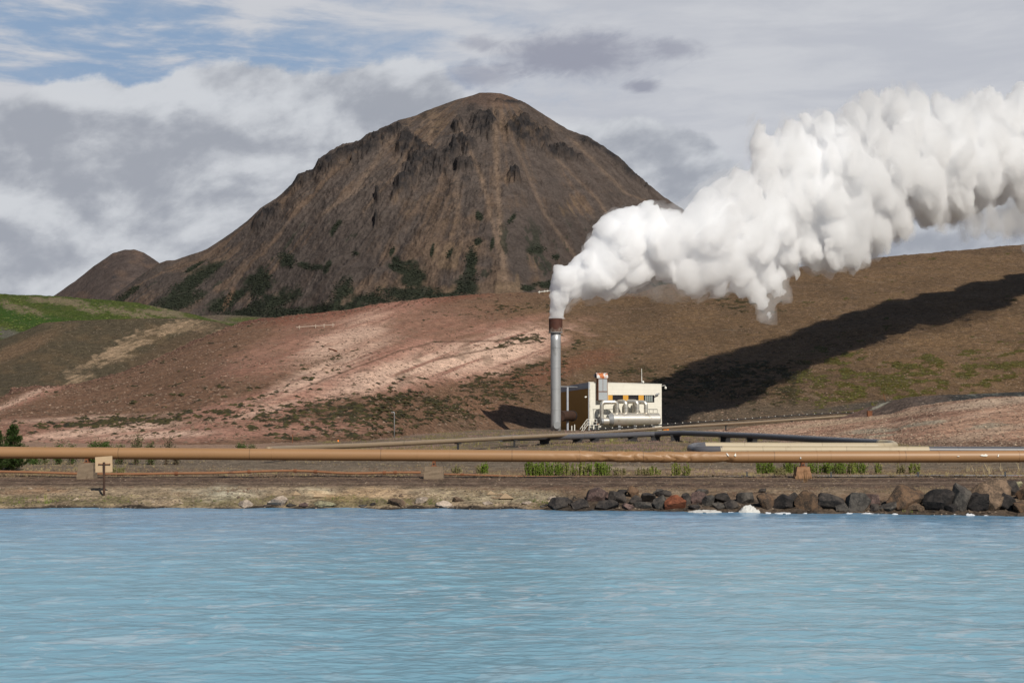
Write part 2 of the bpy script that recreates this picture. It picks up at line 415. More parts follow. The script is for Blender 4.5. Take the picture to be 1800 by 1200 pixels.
# ---- main hill ----------------------------------------------------
def col_main(X, Y, Z, px, py, t):
    n1 = fbm(X/22, Y/45, 0, 6, 51, .6); n2 = fbm(X/5, Y/9, 0, 5, 52, .6); n3 = fbm(X/60, Y/120, 0, 4, 53)
    # streaks that follow the slope of the pink band
    st = fbm((px*.9+py*.5)/70, (py*1.0+px*.36)/7.5, 0, 5, 54, .6)
    C = np.ones(X.shape+(3,))*np.array((.142, .090, .050))
    left = ss(px+60*n3, 1050, 820)
    C = mixc(C, (.19, .108, .068), left)
    C = mixc(C, (.20, .125, .066), ss(n1, -.1, .5)*.45*(1-left)); C = mixc(C, (.10, .066, .038), ss(n1, .0, -.5)*.5)
    C = mixc(C, (.20, .13, .085), ss(n2, .1, .6)*.4)
    gr = fbm(px/5, py/2.2, 0, 4, 58, .7); C = C*(1+.34*gr)[..., None]
    # crest of the left ridge: dark red rubble
    cl = ss(t+.10*n2, .90, .99)*ss(px, 760, 500)
    C = mixc(C, (.12, .055, .04), cl*.8)
    C = mixc(C, (.22, .075, .045), ell(px, py, 650, 538, 190, 14, -8, .6*n1)*.8)
    C = mixc(C, (.20, .085, .05), ell(px, py, 1010, 640, 100, 16, -18, .8*n1+.4*n2)*.6)
    pk = [(800, 632, 185, 30, -14, 1.0), (900, 605, 110, 24, -8, .9), (600, 668, 190, 26, -22, .85), (520, 610, 130, 34, -20, .55), (640, 565, 130, 22, -20, .7), (450, 715, 140, 22, -16, .9),
          (700, 590, 150, 30, -14, .45), (250, 765, 330, 14, -2, .8), (80, 762, 160, 22, 0, .55), (60, 695, 90, 9, -22, .7), (560, 745, 110, 8, 3, .5), (380, 735, 120, 8, -8, .4), (860, 575, 110, 8, -12, .6)]
    pm = 0*px; hi = 0*px
    for cx, cy, rx, ry, an, k in pk:
        e = ell(px, py, cx, cy, rx, ry, an, .55*n1+.3*n2, .55); pm = np.maximum(pm, e*k)
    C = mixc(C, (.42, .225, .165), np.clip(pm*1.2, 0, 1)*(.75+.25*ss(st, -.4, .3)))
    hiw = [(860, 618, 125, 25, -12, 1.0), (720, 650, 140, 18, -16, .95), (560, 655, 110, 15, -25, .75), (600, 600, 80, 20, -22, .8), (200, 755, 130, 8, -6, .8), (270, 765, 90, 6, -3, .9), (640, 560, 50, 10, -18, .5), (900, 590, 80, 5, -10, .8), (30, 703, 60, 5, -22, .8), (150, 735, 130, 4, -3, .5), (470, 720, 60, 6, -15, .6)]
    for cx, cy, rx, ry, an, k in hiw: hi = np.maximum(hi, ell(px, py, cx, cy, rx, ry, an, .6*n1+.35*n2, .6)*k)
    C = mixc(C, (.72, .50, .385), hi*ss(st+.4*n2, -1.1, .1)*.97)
    C = mixc(C, (.24, .095, .07), pm*ss(-st, .1, .5)*.5)
    C = mixc(C, (.18, .12, .08), pm*ss(fbm(X/3, Y/14, 0, 4, 57), .15, .5)*.5)
    # eroded rills: thin dark lines running across the pink slope
    for pts in (((500, 695), (600, 655), (700, 618), (760, 602), (960, 595)), ((750, 635), (850, 615), (900, 605), (960, 600))):
        yy = np.interp(px, *np.array(pts, float).T); C = mixc(C, (.13, .075, .05), np.exp(-((py-yy-2*n2)/1.6)**2)*ss(px, pts[0][0], pts[0][0]+30)*ss(px, 960, 930)*.8)
    # moss and heather
    mo = moss_mask(X, Y, px, py, n1, n2)
    bright = ss(px, 1380, 1480)
    C = mixc(C, (.042, .034, .013), mo*.9*(1-bright)); C = mixc(C, (.072, .060, .012), mo*.95*bright)
    # grey scree under the right slope
    C = mixc(C, (.07, .063, .052), ell(px, py, 1480, 718, 110, 6, -8, .2*n2)*.9)
    C = mixc(C, (.115, .088, .062), ell(px, py, 1150, 735, 300, 24, -2, .3*n1)*.8)
    C = mixc(C, (.26, .2, .145), ss(fbm(X/4, Y/9, 0, 5, 59, .7), .38, .6)*.35*ss(px, 950, 1050))
    return C
def moss_mask(X, Y, px, py, n1, n2):
    rt = ss(px, 1340, 1420); sp_ = fbm(px/9, py/2.6, 0, 4, 61, .6)*(1-rt)+1.15*fbm(px/24, py/6.5, 0, 5, 63, .6)*rt; sp2 = fbm(px/26, py/7, 0, 3, 62)
    reg = 0*px
    for cx, cy, rx, ry, an, k in [(640, 722, 230, 32, -5, 1.0), (820, 705, 150, 34, -12, .9), (900, 668, 90, 18, -18, .8), (600, 765, 170, 14, 0, .75), (240, 738, 190, 11, -3, .95), (250, 700, 100, 8, -6, .4), (940, 595, 60, 12, -10, .9), (1010, 612, 45, 12, -50, .7),
                           (900, 545, 140, 12, -3, .5), (1310, 535, 90, 16, 3, .65), (1350, 660, 260, 40, -6, .9), (1620, 660, 230, 36, -10, 1.05), (1750, 640, 130, 44, -14, .85), (1120, 655, 90, 10, -4, .8), (800, 760, 160, 9, 0, .4), (1500, 690, 90, 12, -2, .75),
                           (560, 640, 60, 3, -22, .6), (480, 690, 120, 5, -22, .7), (150, 760, 90, 6, 0, .5), (420, 700, 160, 30, -15, .22), (1700, 610, 120, 12, -8, .5)]:
        reg = np.maximum(reg, ell(px, py, cx, cy, rx, ry, an, .5*n1+.25*n2, .8)*k)
    return ss(sp_*1.15+sp2*.45+reg*.86-.76, -.03, .12)
uh = ucols(-150, 1950, 1.7, -2500, 5000)
HC = [(-2500, 730), (-500, 722), (-100, 712), (0, 700), (8, 700), (14, 690), (22, 681), (60, 680), (110, 679), (150, 672), (240, 646), (330, 604), (400, 574), (440, 562), (520, 553), (600, 545), (660, 535), (760, 524), (860, 516), (960, 513), (1060, 518), (1120, 516), (1165, 500), (1230, 494), (1390, 472), (1500, 457), (1640, 444), (1800, 430), (1950, 419), (2400, 400), (5000, 520)]
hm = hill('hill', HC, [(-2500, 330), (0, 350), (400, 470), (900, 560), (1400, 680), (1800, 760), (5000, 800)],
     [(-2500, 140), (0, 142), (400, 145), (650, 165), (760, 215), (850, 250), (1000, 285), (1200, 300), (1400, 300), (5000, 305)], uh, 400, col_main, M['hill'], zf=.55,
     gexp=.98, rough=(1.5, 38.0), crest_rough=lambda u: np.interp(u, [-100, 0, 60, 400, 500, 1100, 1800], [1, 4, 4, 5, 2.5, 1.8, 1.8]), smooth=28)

# ---- right clay mound and slate bank ------------------------------
def col_mound(X, Y, Z, px, py, t):
    n1 = fbm(X/12, Y/25, 0, 6, 71, .6); n2 = fbm(X/3, Y/5, 0, 5, 72, .6); st = fbm((px+py*1.5)/60, (py*1.0+px*.15)/5, 0, 5, 74, .6)
    C = np.ones(X.shape+(3,))*np.array((.40, .245, .17))
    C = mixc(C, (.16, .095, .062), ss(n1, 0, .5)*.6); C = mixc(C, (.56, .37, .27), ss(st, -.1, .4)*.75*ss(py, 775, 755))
    C = mixc(C, (.24, .12, .09), ss(-st+.3*n1, .12, .5)*.5)
    C = mixc(C, (.52, .40, .30), ell(px, py, 1740, 708, 110, 9, -6, .6*n1+.3*n2)*.8)
    C = mixc(C, (.48, .36, .25), ell(px, py, 1470, 742, 140, 4, -7, .4*n1+.3*n2)*.7)
    for e in ((1535, 757, 40, 3.5), (1555, 765, 22, 2), (1620, 745, 34, 4), (1733, 748, 34, 5)): C = mixc(C, (.36, .34, .26), ell(px, py, *e, -6, 1.2*n2)*.65)
    C = mixc(C, (.46, .34, .25), ell(px, py, 1730, 762, 90, 5, -12, .9*n2+.4*n1)*.6)
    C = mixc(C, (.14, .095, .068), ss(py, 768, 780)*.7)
    return C
um = ucols(1100, 1950, 1.7, 900, 4000)
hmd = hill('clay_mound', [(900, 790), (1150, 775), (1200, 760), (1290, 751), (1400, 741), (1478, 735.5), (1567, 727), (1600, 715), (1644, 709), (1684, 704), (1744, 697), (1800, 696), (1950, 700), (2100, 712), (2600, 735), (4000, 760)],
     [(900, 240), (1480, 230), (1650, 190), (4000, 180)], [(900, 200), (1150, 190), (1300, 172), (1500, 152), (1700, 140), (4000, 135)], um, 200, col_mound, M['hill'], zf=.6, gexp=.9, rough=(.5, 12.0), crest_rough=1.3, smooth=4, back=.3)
def col_slate(X, Y, Z, px, py, t):
    n1 = fbm(X/8, Y/12, 0, 5, 81); n2 = fbm(X/2, Y/3, 0, 4, 82); C = np.ones(X.shape+(3,))*np.array((.115, .085, .070))
    C = mixc(C, (.05, .05, .048), ss(px+60*n1, 1600, 1680)); C = mixc(C, (.26, .28, .24), ss(n2+.4*n1, .3, .55)*.35*ss(px, 1640, 1700))  # dark slate tone, with the shade behind the mound painted in
    C = mixc(C, (.40, .40, .32), ell(px, py, 1560, 705, 30, 3, -28, .4*n2)*.9)
    C = mixc(C, (.22, .13, .1), ss(px, 1560, 1500)*.6); return C
hill('slate_bank', [(1380, 760), (1440, 745), (1489, 730), (1533, 714), (1582, 701), (1600, 697), (1644, 694), (1800, 689), (1950, 688), (2300, 705), (3200, 740)],
     [(1380, 262), (1600, 240), (3200, 240)], [(1380, 235), (1600, 205), (3200, 200)], ucols(1380, 1950, 2, None, 3200), 90, col_slate, M['hill'], zf=.6, gexp=.8, rough=(.8, 9.0), crest_rough=1.0, smooth=3, back=.3)

# ---- left hills ---------------------------------------------------
def col_grey(X, Y, Z, px, py, t):
    n1 = fbm(px/45, py/18, 0, 5, 91); n2 = fbm(px/12+py/20, py/4.5, 0, 5, 92, .65); C = np.ones(X.shape+(3,))*np.array((.082, .066, .042))
    C = mixc(C, (.125, .088, .052), ss(n1, .0, .5)*.6); C = mixc(C, (.18, .115, .07), ell(px, py, 30, 615, 80, 12, -24, .5*n1)*.7)
    st = fbm((px+py)/30, (py+px*.35)/3.5, 0, 4, 93, .6)
    for e in ((245, 598, 58, 12, -24), (215, 612, 40, 9, -24), (165, 637, 18, 8, -24), (310, 575, 60, 9, -12), (345, 577, 45, 6, 8), (205, 632, 40, 5, -15), (135, 665, 22, 18, -40)):
        C = mixc(C, (.30, .215, .14), ell(px, py, *e, 1.3*n2+.5*n1, .4)*(.35+.65*ss(st, -.2, .2)))
    C = mixc(C, (.10, .07, .045), ell(px, py, 300, 610, 80, 12, -26, .3*n2)*.8)
    C = mixc(C, (.2, .14, .09), ell(px, py, 290, 625, 60, 4, -26, .5*n2)*.5); return C
hill('hill', [(-1500, 720), (-300, 660), (-60, 612), (0, 597), (50, 578), (75, 567), (130, 563), (200, 561), (330, 560), (380, 566), (420, 577), (500, 600), (700, 680)],
     [(-1500, 500), (700, 540)], [(-1500, 400), (0, 395), (700, 480)], ucols(-120, 560, 1.8, -1500, 700), 200, col_grey, M['hill'], rough=(2.0, 60.), smooth=10, crest_rough=.8)
def col_green(X, Y, Z, px, py, t):
    n1 = fbm(px/30, py/12, 0, 5, 95); n2 = fbm(px/9, py/4, 0, 5, 96, .65); C = np.ones(X.shape+(3,))*np.array((.050, .072, .014))
    C = mixc(C, (.075, .088, .020), ss(n1, -.1, .4)*.7); C = mixc(C, (.035, .075, .012), ell(px, py, 40, 560, 110, 14, 8, .5*n1)*.8)
    for e in ((30, 541, 28, 6, 20), (60, 548, 18, 5, 20), (155, 543, 26, 5, 14), (225, 550, 36, 6, 14), (100, 530, 50, 5, 5), (310, 552, 30, 6, 20), (270, 550, 26, 4, 10), (385, 562, 18, 3, 10)):
        C = mixc(C, (.20, .155, .105), ell(px, py, *e, 1.1*n2+.6*n1, .6)*.75)
    C = mixc(C, (.11, .105, .085), ell(px, py, 0, 585, 50, 9, 10, .3*n2)); return C
hg = hill('hill', [(-1500, 560), (-300, 508), (0, 516), (100, 520), (200, 528), (240, 533), (280, 541), (320, 549), (380, 562), (440, 575), (560, 610)],
     [(-1500, 800), (560, 800)], [(-1500, 560), (560, 560)], ucols(-120, 500, 1.8, -1500, 560), 180, col_green, M['hill'], rough=(2.0, 50.), smooth=8, crest_rough=1.5)
def col_brown(X, Y, Z, px, py, t):
    n1 = fbm(X/20, Y/30, 0, 5, 97); C = np.ones(X.shape+(3,))*np.array((.11, .088, .066)); C = mixc(C, (.065, .085, .02), ell(px, py, 430, 562, 30, 5, 0, .5*n1)*.8); return C
hill('hill', [(240, 575), (330, 556), (380, 553), (450, 557), (520, 566), (640, 600)], [(200, 1000), (900, 1000)], [(200, 850), (900, 850)], ucols(240, 620, 2.5), 60, col_brown, M['hill'], rough=(2., 60.), crest_rough=1.)

# ---- volcanic mountain --------------------------------------------
YM = 1900.0; SXm = tanx(868, 163)*YM
MC = [(150, 548), (190, 525), (240, 488), (275, 463), (290, 458), (305, 457), (325, 450), (345, 444), (362, 437), (400, 412), (430, 390), (455, 366), (480, 350), (498, 336), (510, 325), (520, 306), (540, 302), (548, 298), (557, 280), (570, 272), (585, 262), (600, 252), (630, 247), (640, 238), (660, 230), (700, 211), (730, 203), (760, 190), (800, 176), (830, 168), (842, 163.5), (860, 163), (880, 164), (900, 171), (930, 184), (960, 204), (1000, 228), (1030, 238), (1060, 256), (1090, 278), (1110, 297), (1140, 323), (1165, 343), (1195, 363), (1260, 405), (1330, 445), (1450, 520), (1560, 590)]
CLIFF = [(853, 220, 26, 20, 0), (920, 232, 36, 22, 20), (950, 245, 14, 14, 0), (717, 257, 20, 20, -30), (752, 291, 34, 20, -15), (707, 330, 24, 12, -40), (735, 272, 20, 14, -30), (797, 267, 13, 11, 0), (820, 257, 15, 12, 20), (800, 290, 20, 6, 25), (822, 294, 11, 8, 20), (805, 222, 8, 12, 0),
         (983, 273, 40, 8, 12), (1035, 250, 26, 7, 22), (1080, 272, 40, 10, 42), (1110, 305, 40, 8, 42), (567, 290, 34, 17, -35), (523, 318, 26, 12, -45), (600, 272, 30, 12, -25), (470, 382, 26, 12, -40), (640, 262, 26, 16, -30), (664, 350, 5, 8, 0), (660, 392, 4, 10, 0), (905, 315, 10, 10, 0), (655, 250, 30, 10, -20), (680, 235, 40, 10, -20), (890, 180, 26, 4, 0)]
def disp_m(X, Y, Z, t):
    th = np.arctan2(X-SXm, (YM-Y)+60); r = np.hypot(X-SXm, YM-Y)
    am = ss(r, 10, 250)*ss(t, .0, .15)*(1-ss(t, .93, 1.0))
    gul = ridge(th*5.5, r/420, 3, 103)*7.0+ridge(th*17, r/200, 3, 104)*3.4
    Z = Z+gul*am+fbm(X/90, Y/90, 0, 4, 105)*9*am
    px, py = px_of(X, Y, Z); cm = 0*px; w = fbm(px/14, py/14, 0, 4, 106, .6)
    for e in CLIFF: cm = np.maximum(cm, ell(px, py, *e, .7*w, .4))
    disp_m.cm = cm
    blk = ridge(X/16+Y/60, Y/24, 4, 107)*1.0+ridge(X/7, Y/9, 3, 108)*.5
    Z = Z+cm*(6.5+8.0*blk)*ss(t, 0, .2)*(1-.88*ss(t, .93, .98))
    Z = Z+fbm(X/7, Z/7, 0, 4, 109, .7)*3.2*am+np.clip(ridge(X/30, Z/22, 4, 110)-.25, 0, 1)*4.5*ss(py, 430, 300)*am
    # low shoulder in front of the left foot
    sh_ = ell(px, py, 430, 520, 210, 62, -6, None, .25)+ell(px, py, 655, 530, 85, 52, 0, None, .3)
    return Z+np.clip(sh_, 0, 1)*8*am
def col_mount(X, Y, Z, px, py, t):
    th = np.arctan2(X-SXm, (YM-Y)+60); r = np.hypot(X-SXm, YM-Y); cm = disp_m.cm
    s1 = fbm(th*9, r/500, 0, 5, 111, .65); s2 = fbm(th*40, r/260, 0, 4, 112, .6); n = fbm(X/60, Z/40, 0, 5, 113, .6); n2 = fbm(px/9, py/9, 0, 4, 114, .6)
    C = np.ones(X.shape+(3,))*np.array((.096, .077, .068))
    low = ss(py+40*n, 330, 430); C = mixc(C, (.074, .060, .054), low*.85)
    C = mixc(C, (.165, .110, .075), ss(s1+.25*s2+.5*n, .10, .5)*.6); C = mixc(C, (.072, .053, .044), ss(s1+.4*s2, -.05, -.5)*.6)
    C = mixc(C, (.118, .085, .066), ss(n+.4*n2, .05, .5)*.3)
    C = mixc(C, (.20, .14, .088), ss(s2*.6+n, .30, .6)*.4*ss(px, 560, 700))
    for pts, w_, k in ((((868, 172), (872, 240), (874, 320), (880, 420), (890, 500)), 6, .85), (((800, 200), (820, 250), (846, 310), (862, 370), (876, 440)), 4, .7), (((760, 200), (755, 260), (735, 300), (690, 350)), 4, .6), (((745, 210), (700, 300), (640, 370)), 3.5, .6), (((880, 190), (920, 290), (960, 380), (1010, 450)), 4, .5), (((960, 260), (1050, 350), (1100, 430)), 4, .5), (((800, 300), (806, 400), (820, 450)), 7, .35), (((1000, 240), (1100, 340), (1180, 370)), 5, .45), (((700, 230), (620, 340), (560, 380)), 6, .5)):
        p_ = np.array(pts, float); xx = np.interp(py, p_[:, 1], p_[:, 0])
        C = mixc(C, (.235, .165, .118), np.exp(-((px-xx-2.5*n2)/w_)**2)*ss(py, p_[0, 1]-6, p_[0, 1]+12)*ss(py, p_[-1, 1]+20, p_[-1, 1]-10)*k*.8)
    C = mixc(C, (.13, .082, .062), ell(px, py, 865, 175, 50, 14, 0, .4*n2)*.5)
    C = mixc(C, (.032, .029, .030), cm*(.6+.4*ss(n2, -.3, .2)))
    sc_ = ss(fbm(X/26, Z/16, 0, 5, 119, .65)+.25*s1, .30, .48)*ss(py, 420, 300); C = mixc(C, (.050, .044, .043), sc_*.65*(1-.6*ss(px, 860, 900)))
    gm = 0*px; w = .55*n2+.5*fbm(px/22, py/14, 0, 4, 117)
    for e in GREEN: gm = np.maximum(gm, ell(px, py, *e, w, .35))
    C = mixc(C, (.022, .028, .018), gm*.95)
    disp_m.gm = gm
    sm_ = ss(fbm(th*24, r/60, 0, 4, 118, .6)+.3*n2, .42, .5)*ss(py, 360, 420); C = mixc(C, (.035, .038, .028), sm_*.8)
    C = mixc(C, (.20, .125, .085), ell(px, py, 402, 525, 5, 26, 25, .4*n2)*.8)
    return C
GREEN = [(335, 497, 50, 12, -32), (310, 530, 45, 14, -15), (400, 530, 40, 12, -30), (455, 500, 28, 22, -40), (480, 530, 45, 16, -20), (520, 550, 150, 9, 0), (505, 458, 14, 12, 30), (535, 467, 14, 6, 20), (555, 470, 12, 5, 0), (600, 515, 14, 22, 30), (620, 545, 80, 12, 0), (655, 525, 28, 10, 0), (725, 490, 22, 26, 10), (720, 515, 50, 14, 0), (828, 470, 9, 32, 4), (815, 505, 22, 16, -30), (780, 522, 60, 7, 0), (940, 438, 14, 9, 0), (925, 506, 16, 5, 10), (975, 452, 6, 5, 0),
         (700, 465, 8, 14, -20), (690, 440, 3, 8, 20), (760, 440, 3, 12, 10), (790, 445, 4, 12, 30), (843, 380, 6, 8, -30), (840, 425, 6, 6, 0), (900, 385, 4, 10, 40), (865, 430, 3, 12, 10), (590, 400, 5, 14, 35), (220, 520, 26, 5, -35), (575, 470, 4, 12, 30), (625, 445, 6, 4, 0), (340, 470, 20, 3, -30), (690, 470, 10, 4, 30), (970, 500, 30, 6, 0), (1180, 500, 30, 5, 0)]
umn = ucols(150, 1380, 1.15)
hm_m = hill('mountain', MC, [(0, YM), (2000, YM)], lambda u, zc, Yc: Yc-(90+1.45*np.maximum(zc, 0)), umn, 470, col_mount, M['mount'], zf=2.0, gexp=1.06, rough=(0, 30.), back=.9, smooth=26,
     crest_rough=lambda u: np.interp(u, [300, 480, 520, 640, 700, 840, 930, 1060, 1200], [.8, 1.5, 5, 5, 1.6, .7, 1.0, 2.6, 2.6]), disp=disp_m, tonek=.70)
def col_cone(X, Y, Z, px, py, t):
    n1 = fbm(px/30, py/12, 0, 5, 121); C = np.ones(X.shape+(3,))*np.array((.082, .064, .058)); C = mixc(C, (.135, .092, .07), ss(n1, 0, .5)*.6)
    return mixc(C, (.05, .045, .045), ell(px, py, 200, 487, 4, 2, 0))
hill('mountain', [(40, 552), (95, 518), (130, 493), (160, 468), (195, 445), (215, 439), (232, 438.5), (250, 444), (275, 461), (300, 480), (350, 520), (400, 560)], [(0, 2600), (500, 2600)],
     lambda u, zc, Yc: Yc-(150+1.5*np.maximum(zc, 0)), ucols(40, 400, 1.6), 140, col_cone, M['mount'], zf=2.0, rough=(9., 90.), back=.9, smooth=5, crest_rough=1.0)
# ================================================================== WATER
m, g = mat_new('milky_water'); p = geo(g)
q = g.new('ShaderNodeSeparateXYZ'); g.put(q.inputs[0], p)
wv = g.vec(g.mul(q.outputs[0], .55), q.outputs[1], 0)
b1 = g.noise(wv, 3.0, 2.5, .5, .9); b2 = g.noise(g.vec(g.mul(q.outputs[0], .5), q.outputs[1], 4), .55, 4, .6, .6)
b3 = g.noise(wv, 9.0, 3, .6, .6)
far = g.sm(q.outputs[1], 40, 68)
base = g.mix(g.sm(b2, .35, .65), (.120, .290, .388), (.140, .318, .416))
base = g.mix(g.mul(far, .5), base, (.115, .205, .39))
# pale broken streaks painted into the base colour, standing in for sky reflections
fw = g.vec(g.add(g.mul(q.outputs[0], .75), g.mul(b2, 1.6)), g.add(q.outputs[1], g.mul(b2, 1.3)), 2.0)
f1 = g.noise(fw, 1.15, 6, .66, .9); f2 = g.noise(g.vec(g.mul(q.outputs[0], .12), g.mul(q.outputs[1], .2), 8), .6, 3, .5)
sky_streak = g.mul(g.sm(f1, .50, .64), g.sm(f2, .25, .65, .35, 1.0))
base = g.mix(g.mul(sky_streak, .62), base, (.33, .41, .47))
h = g.add(g.add(g.mul(b1, 1.0), g.mul(b2, 1.1)), g.mul(b3, .14))
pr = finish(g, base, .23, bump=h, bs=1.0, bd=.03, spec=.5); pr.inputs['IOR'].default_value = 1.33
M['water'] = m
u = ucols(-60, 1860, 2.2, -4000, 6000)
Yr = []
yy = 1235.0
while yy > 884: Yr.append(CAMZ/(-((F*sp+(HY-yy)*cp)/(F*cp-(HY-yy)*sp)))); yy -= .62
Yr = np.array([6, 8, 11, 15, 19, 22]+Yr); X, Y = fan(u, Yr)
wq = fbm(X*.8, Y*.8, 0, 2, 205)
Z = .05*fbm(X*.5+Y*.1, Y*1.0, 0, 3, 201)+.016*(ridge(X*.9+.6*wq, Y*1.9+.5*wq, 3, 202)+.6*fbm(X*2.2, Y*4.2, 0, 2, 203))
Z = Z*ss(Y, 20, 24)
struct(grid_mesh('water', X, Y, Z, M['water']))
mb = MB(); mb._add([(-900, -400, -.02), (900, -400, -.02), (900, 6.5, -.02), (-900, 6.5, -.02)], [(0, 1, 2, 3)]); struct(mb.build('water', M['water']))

# ================================================================== PIPES
def mat_jacket(name, c_, rough, metal, bands=6.0, grime=(.2, .15, .1), gs=.6):
    m, g = mat_new(name); p = geo(g); q = g.new('ShaderNodeSeparateXYZ'); g.put(q.inputs[0], p)
    n = g.noise(g.scale(p, (.35, 1, 1)), 1.3, 6, .6); n2 = g.noise(p, 9, 4, .7)
    seg = g.new('ShaderNodeTexWhiteNoise'); seg.noise_dimensions = '1D'; g.put(seg.inputs['W'], g.m('FLOOR', g.mul(q.outputs[0], 1/bands)))
    k = g.add(.80, g.add(g.mul(n, .26), g.add(g.mul(n2, .12), g.mul(seg.outputs[0], .07))))
    col = g.new('ShaderNodeVectorMath', operation='SCALE'); col.inputs[0].default_value = c_; g.put(col.inputs[3], k)
    # seams where two jacket sheets meet, and runs of dust
    fr = g.m('ABSOLUTE', g.sub(g.m('FRACT', g.mul(q.outputs[0], 1/bands)), .5))
    c1 = g.mix(g.mul(g.sm(fr, .4965, .4985), .55), col.outputs[0], (.03, .022, .015))
    c1 = g.mix(g.mul(g.sm(g.noise(g.scale(p, (2.5, 1, .5)), 1.2, 5, .7), .56, .75), gs), c1, grime)
    finish(g, c1, rough, metal, bump=n2, bs=.15, bd=.01, spec=.4); return m
M['tan'] = mat_jacket('tan_jacket', (.265, .148, .070), .48, .0, 7.3, (.26, .15, .08))
M['beige'] = mat_jacket('beige_jacket', (.36, .30, .205), .5, .0, 6.0)
M['grey'] = mat_jacket('grey_jacket', (.085, .085, .095), .4, .0, 8.0, (.15, .13, .11), .3)
M['olive'] = mat_jacket('olive_jacket', (.22, .165, .11), .5, .0, 9.0)
M['rust'] = mat_plain('rusty_steel', (.16, .065, .032), .9, .0, .6, 4, (.08, .03, .02))
M['darkrust'] = mat_plain('dark_rust', (.05, .028, .02), .7, .2, .5, 3, (.10, .05, .03))
M['rustpipe'] = mat_plain('rusty_pipe', (.22, .105, .055), .85, .0, .5, 2, (.11, .05, .03))
M['concrete'] = mat_plain('concrete', (.17, .128, .09), .95, 0, .7, 3, (.08, .05, .035), bd=.03)
M['black'] = mat_plain('black_steel', (.022, .021, .022), .6, .0, .4, 6)
M['white'] = mat_plain('white_paint', (.62, .61, .56), .6, 0, .12, 1.5)
M['greymetal'] = mat_plain('galvanised_metal', (.34, .35, .36), .38, .55, .3, 1.2, (.2, .19, .18))
M['pink'] = mat_plain('pink_hose', (.48, .22, .19), .6, 0, .3, 3)
M['alu'] = mat_plain('aluminium_jacket', (.62, .59, .53), .33, .75, .14, .8, (.42, .37, .30), stsc=.6)
M['orange'] = mat_plain('orange_plastic', (.75, .20, .02), .5, 0, .2, 3)

# main tan pipe across the whole view
YP = 78.7; RP = .33
root = thing('insulated_pipe', P(900, 803, YP), 'thick tan insulated pipe across the whole view behind the shore track, jacket partly crumpled', 'pipe')
xs = np.concatenate([np.arange(-42, -1, .25), np.arange(-1, 20, .035), np.arange(20, 43, .25)]); ns = 30
pyc = lambda x: np.interp(px_of(x, YP, 2.2)[0], [-300, 0, 600, 1200, 1500, 1800, 2100], [794.5, 795, 799, 803, 802.5, 801.8, 801])
zc = np.array([Zat(pyc(x), YP) for x in xs]); V = []; ang = np.linspace(0, 2*math.pi, ns, endpoint=False)
XX, AA = np.meshgrid(xs, ang, indexing='ij'); PXX = px_of(XX, YP, 2.2)[0]
wr = ss(PXX, 985, 1060)*ss(PXX, 1305, 1270)+.25*ss(PXX, 900, 1000)*ss(PXX, 1000, 980)
fold = ridge((XX*1.0+np.sin(AA-1)*.75)*1.25, AA*.35, 3, 301); fold2 = ridge((XX-.5*np.sin(AA))*.8, AA*.3+5, 2, 303)
rr = RP*(1+.003*fbm(XX*.7, AA*2, 0, 3, 302))-wr*(.012+.085*np.clip(fold, 0, 1)**1.5+.04*np.clip(-fold2, 0, 1))
V = np.stack([XX, YP+0*XX-rr*np.cos(AA), zc[:, None]+rr*np.sin(AA)], -1)
i = np.arange(len(xs)*ns).reshape(len(xs), ns); j = np.roll(i, -1, axis=1)
qd = np.stack([i[:-1], j[:-1], j[1:], i[1:]], -1).reshape(-1)
mesh_from('pipe_jacket', V.reshape(-1, 3)-np.array(wloc(root)), qd, np.full((len(xs)-1)*ns, 4), M['tan'], parent=root)
for px_ in (62, 172, 735, 792, 1315, 1436, 1460, 1650, 1790, 480, 1020, 1580):       # raised straps where jacket sheets meet
    x = P(px_, 803, YP).x; z = float(np.interp(x, xs, zc))
    MB().tube([(x-.03, YP, z), (x+.03, YP, z)], RP+.012, 28, True).build('strap', M['tan'], root, smooth=True, angle=40)
def patch(px_, py_, pts):
    """a torn flap standing a little proud of the jacket"""
    c_ = P(px_, py_, YP); z0 = float(np.interp(c_.x, xs, zc)); mb = MB(); fr = []
    for dx, dz in pts:
        z = c_.z+dz; h_ = max(-.99, min(.99, (z-z0)/(RP+.02))); fr.append(Vector((c_.x+dx, YP-(RP+.02)*math.sqrt(1-h_*h_)-.01, z)))
    mb.prism(fr, Vector((0, -.012, 0))); mb.build('torn_flap', M['white'], root)
patch(1277, 799, [(-.06, .10), (.02, .09), (.10, -.06), (.02, -.04)]); patch(1290, 799, [(-.04, -.02), (.06, .11), (.08, -.05), (.01, -.07)])
patch(1726, 800, [(-.22, .0), (-.1, .07), (.0, .04), (.1, .09), (.22, .02), (.15, -.04), (-.05, -.03)]); patch(1751, 800, [(-.05, -.06), (.0, .07), (.06, .09), (.02, -.05)])
patch(1681, 801, [(-.06, .01), (.06, .02), (.05, -.02), (-.05, -.02)]); patch(1405, 804, [(-.03, .05), (.03, .05), (.04, -.04), (-.03, -.05)])
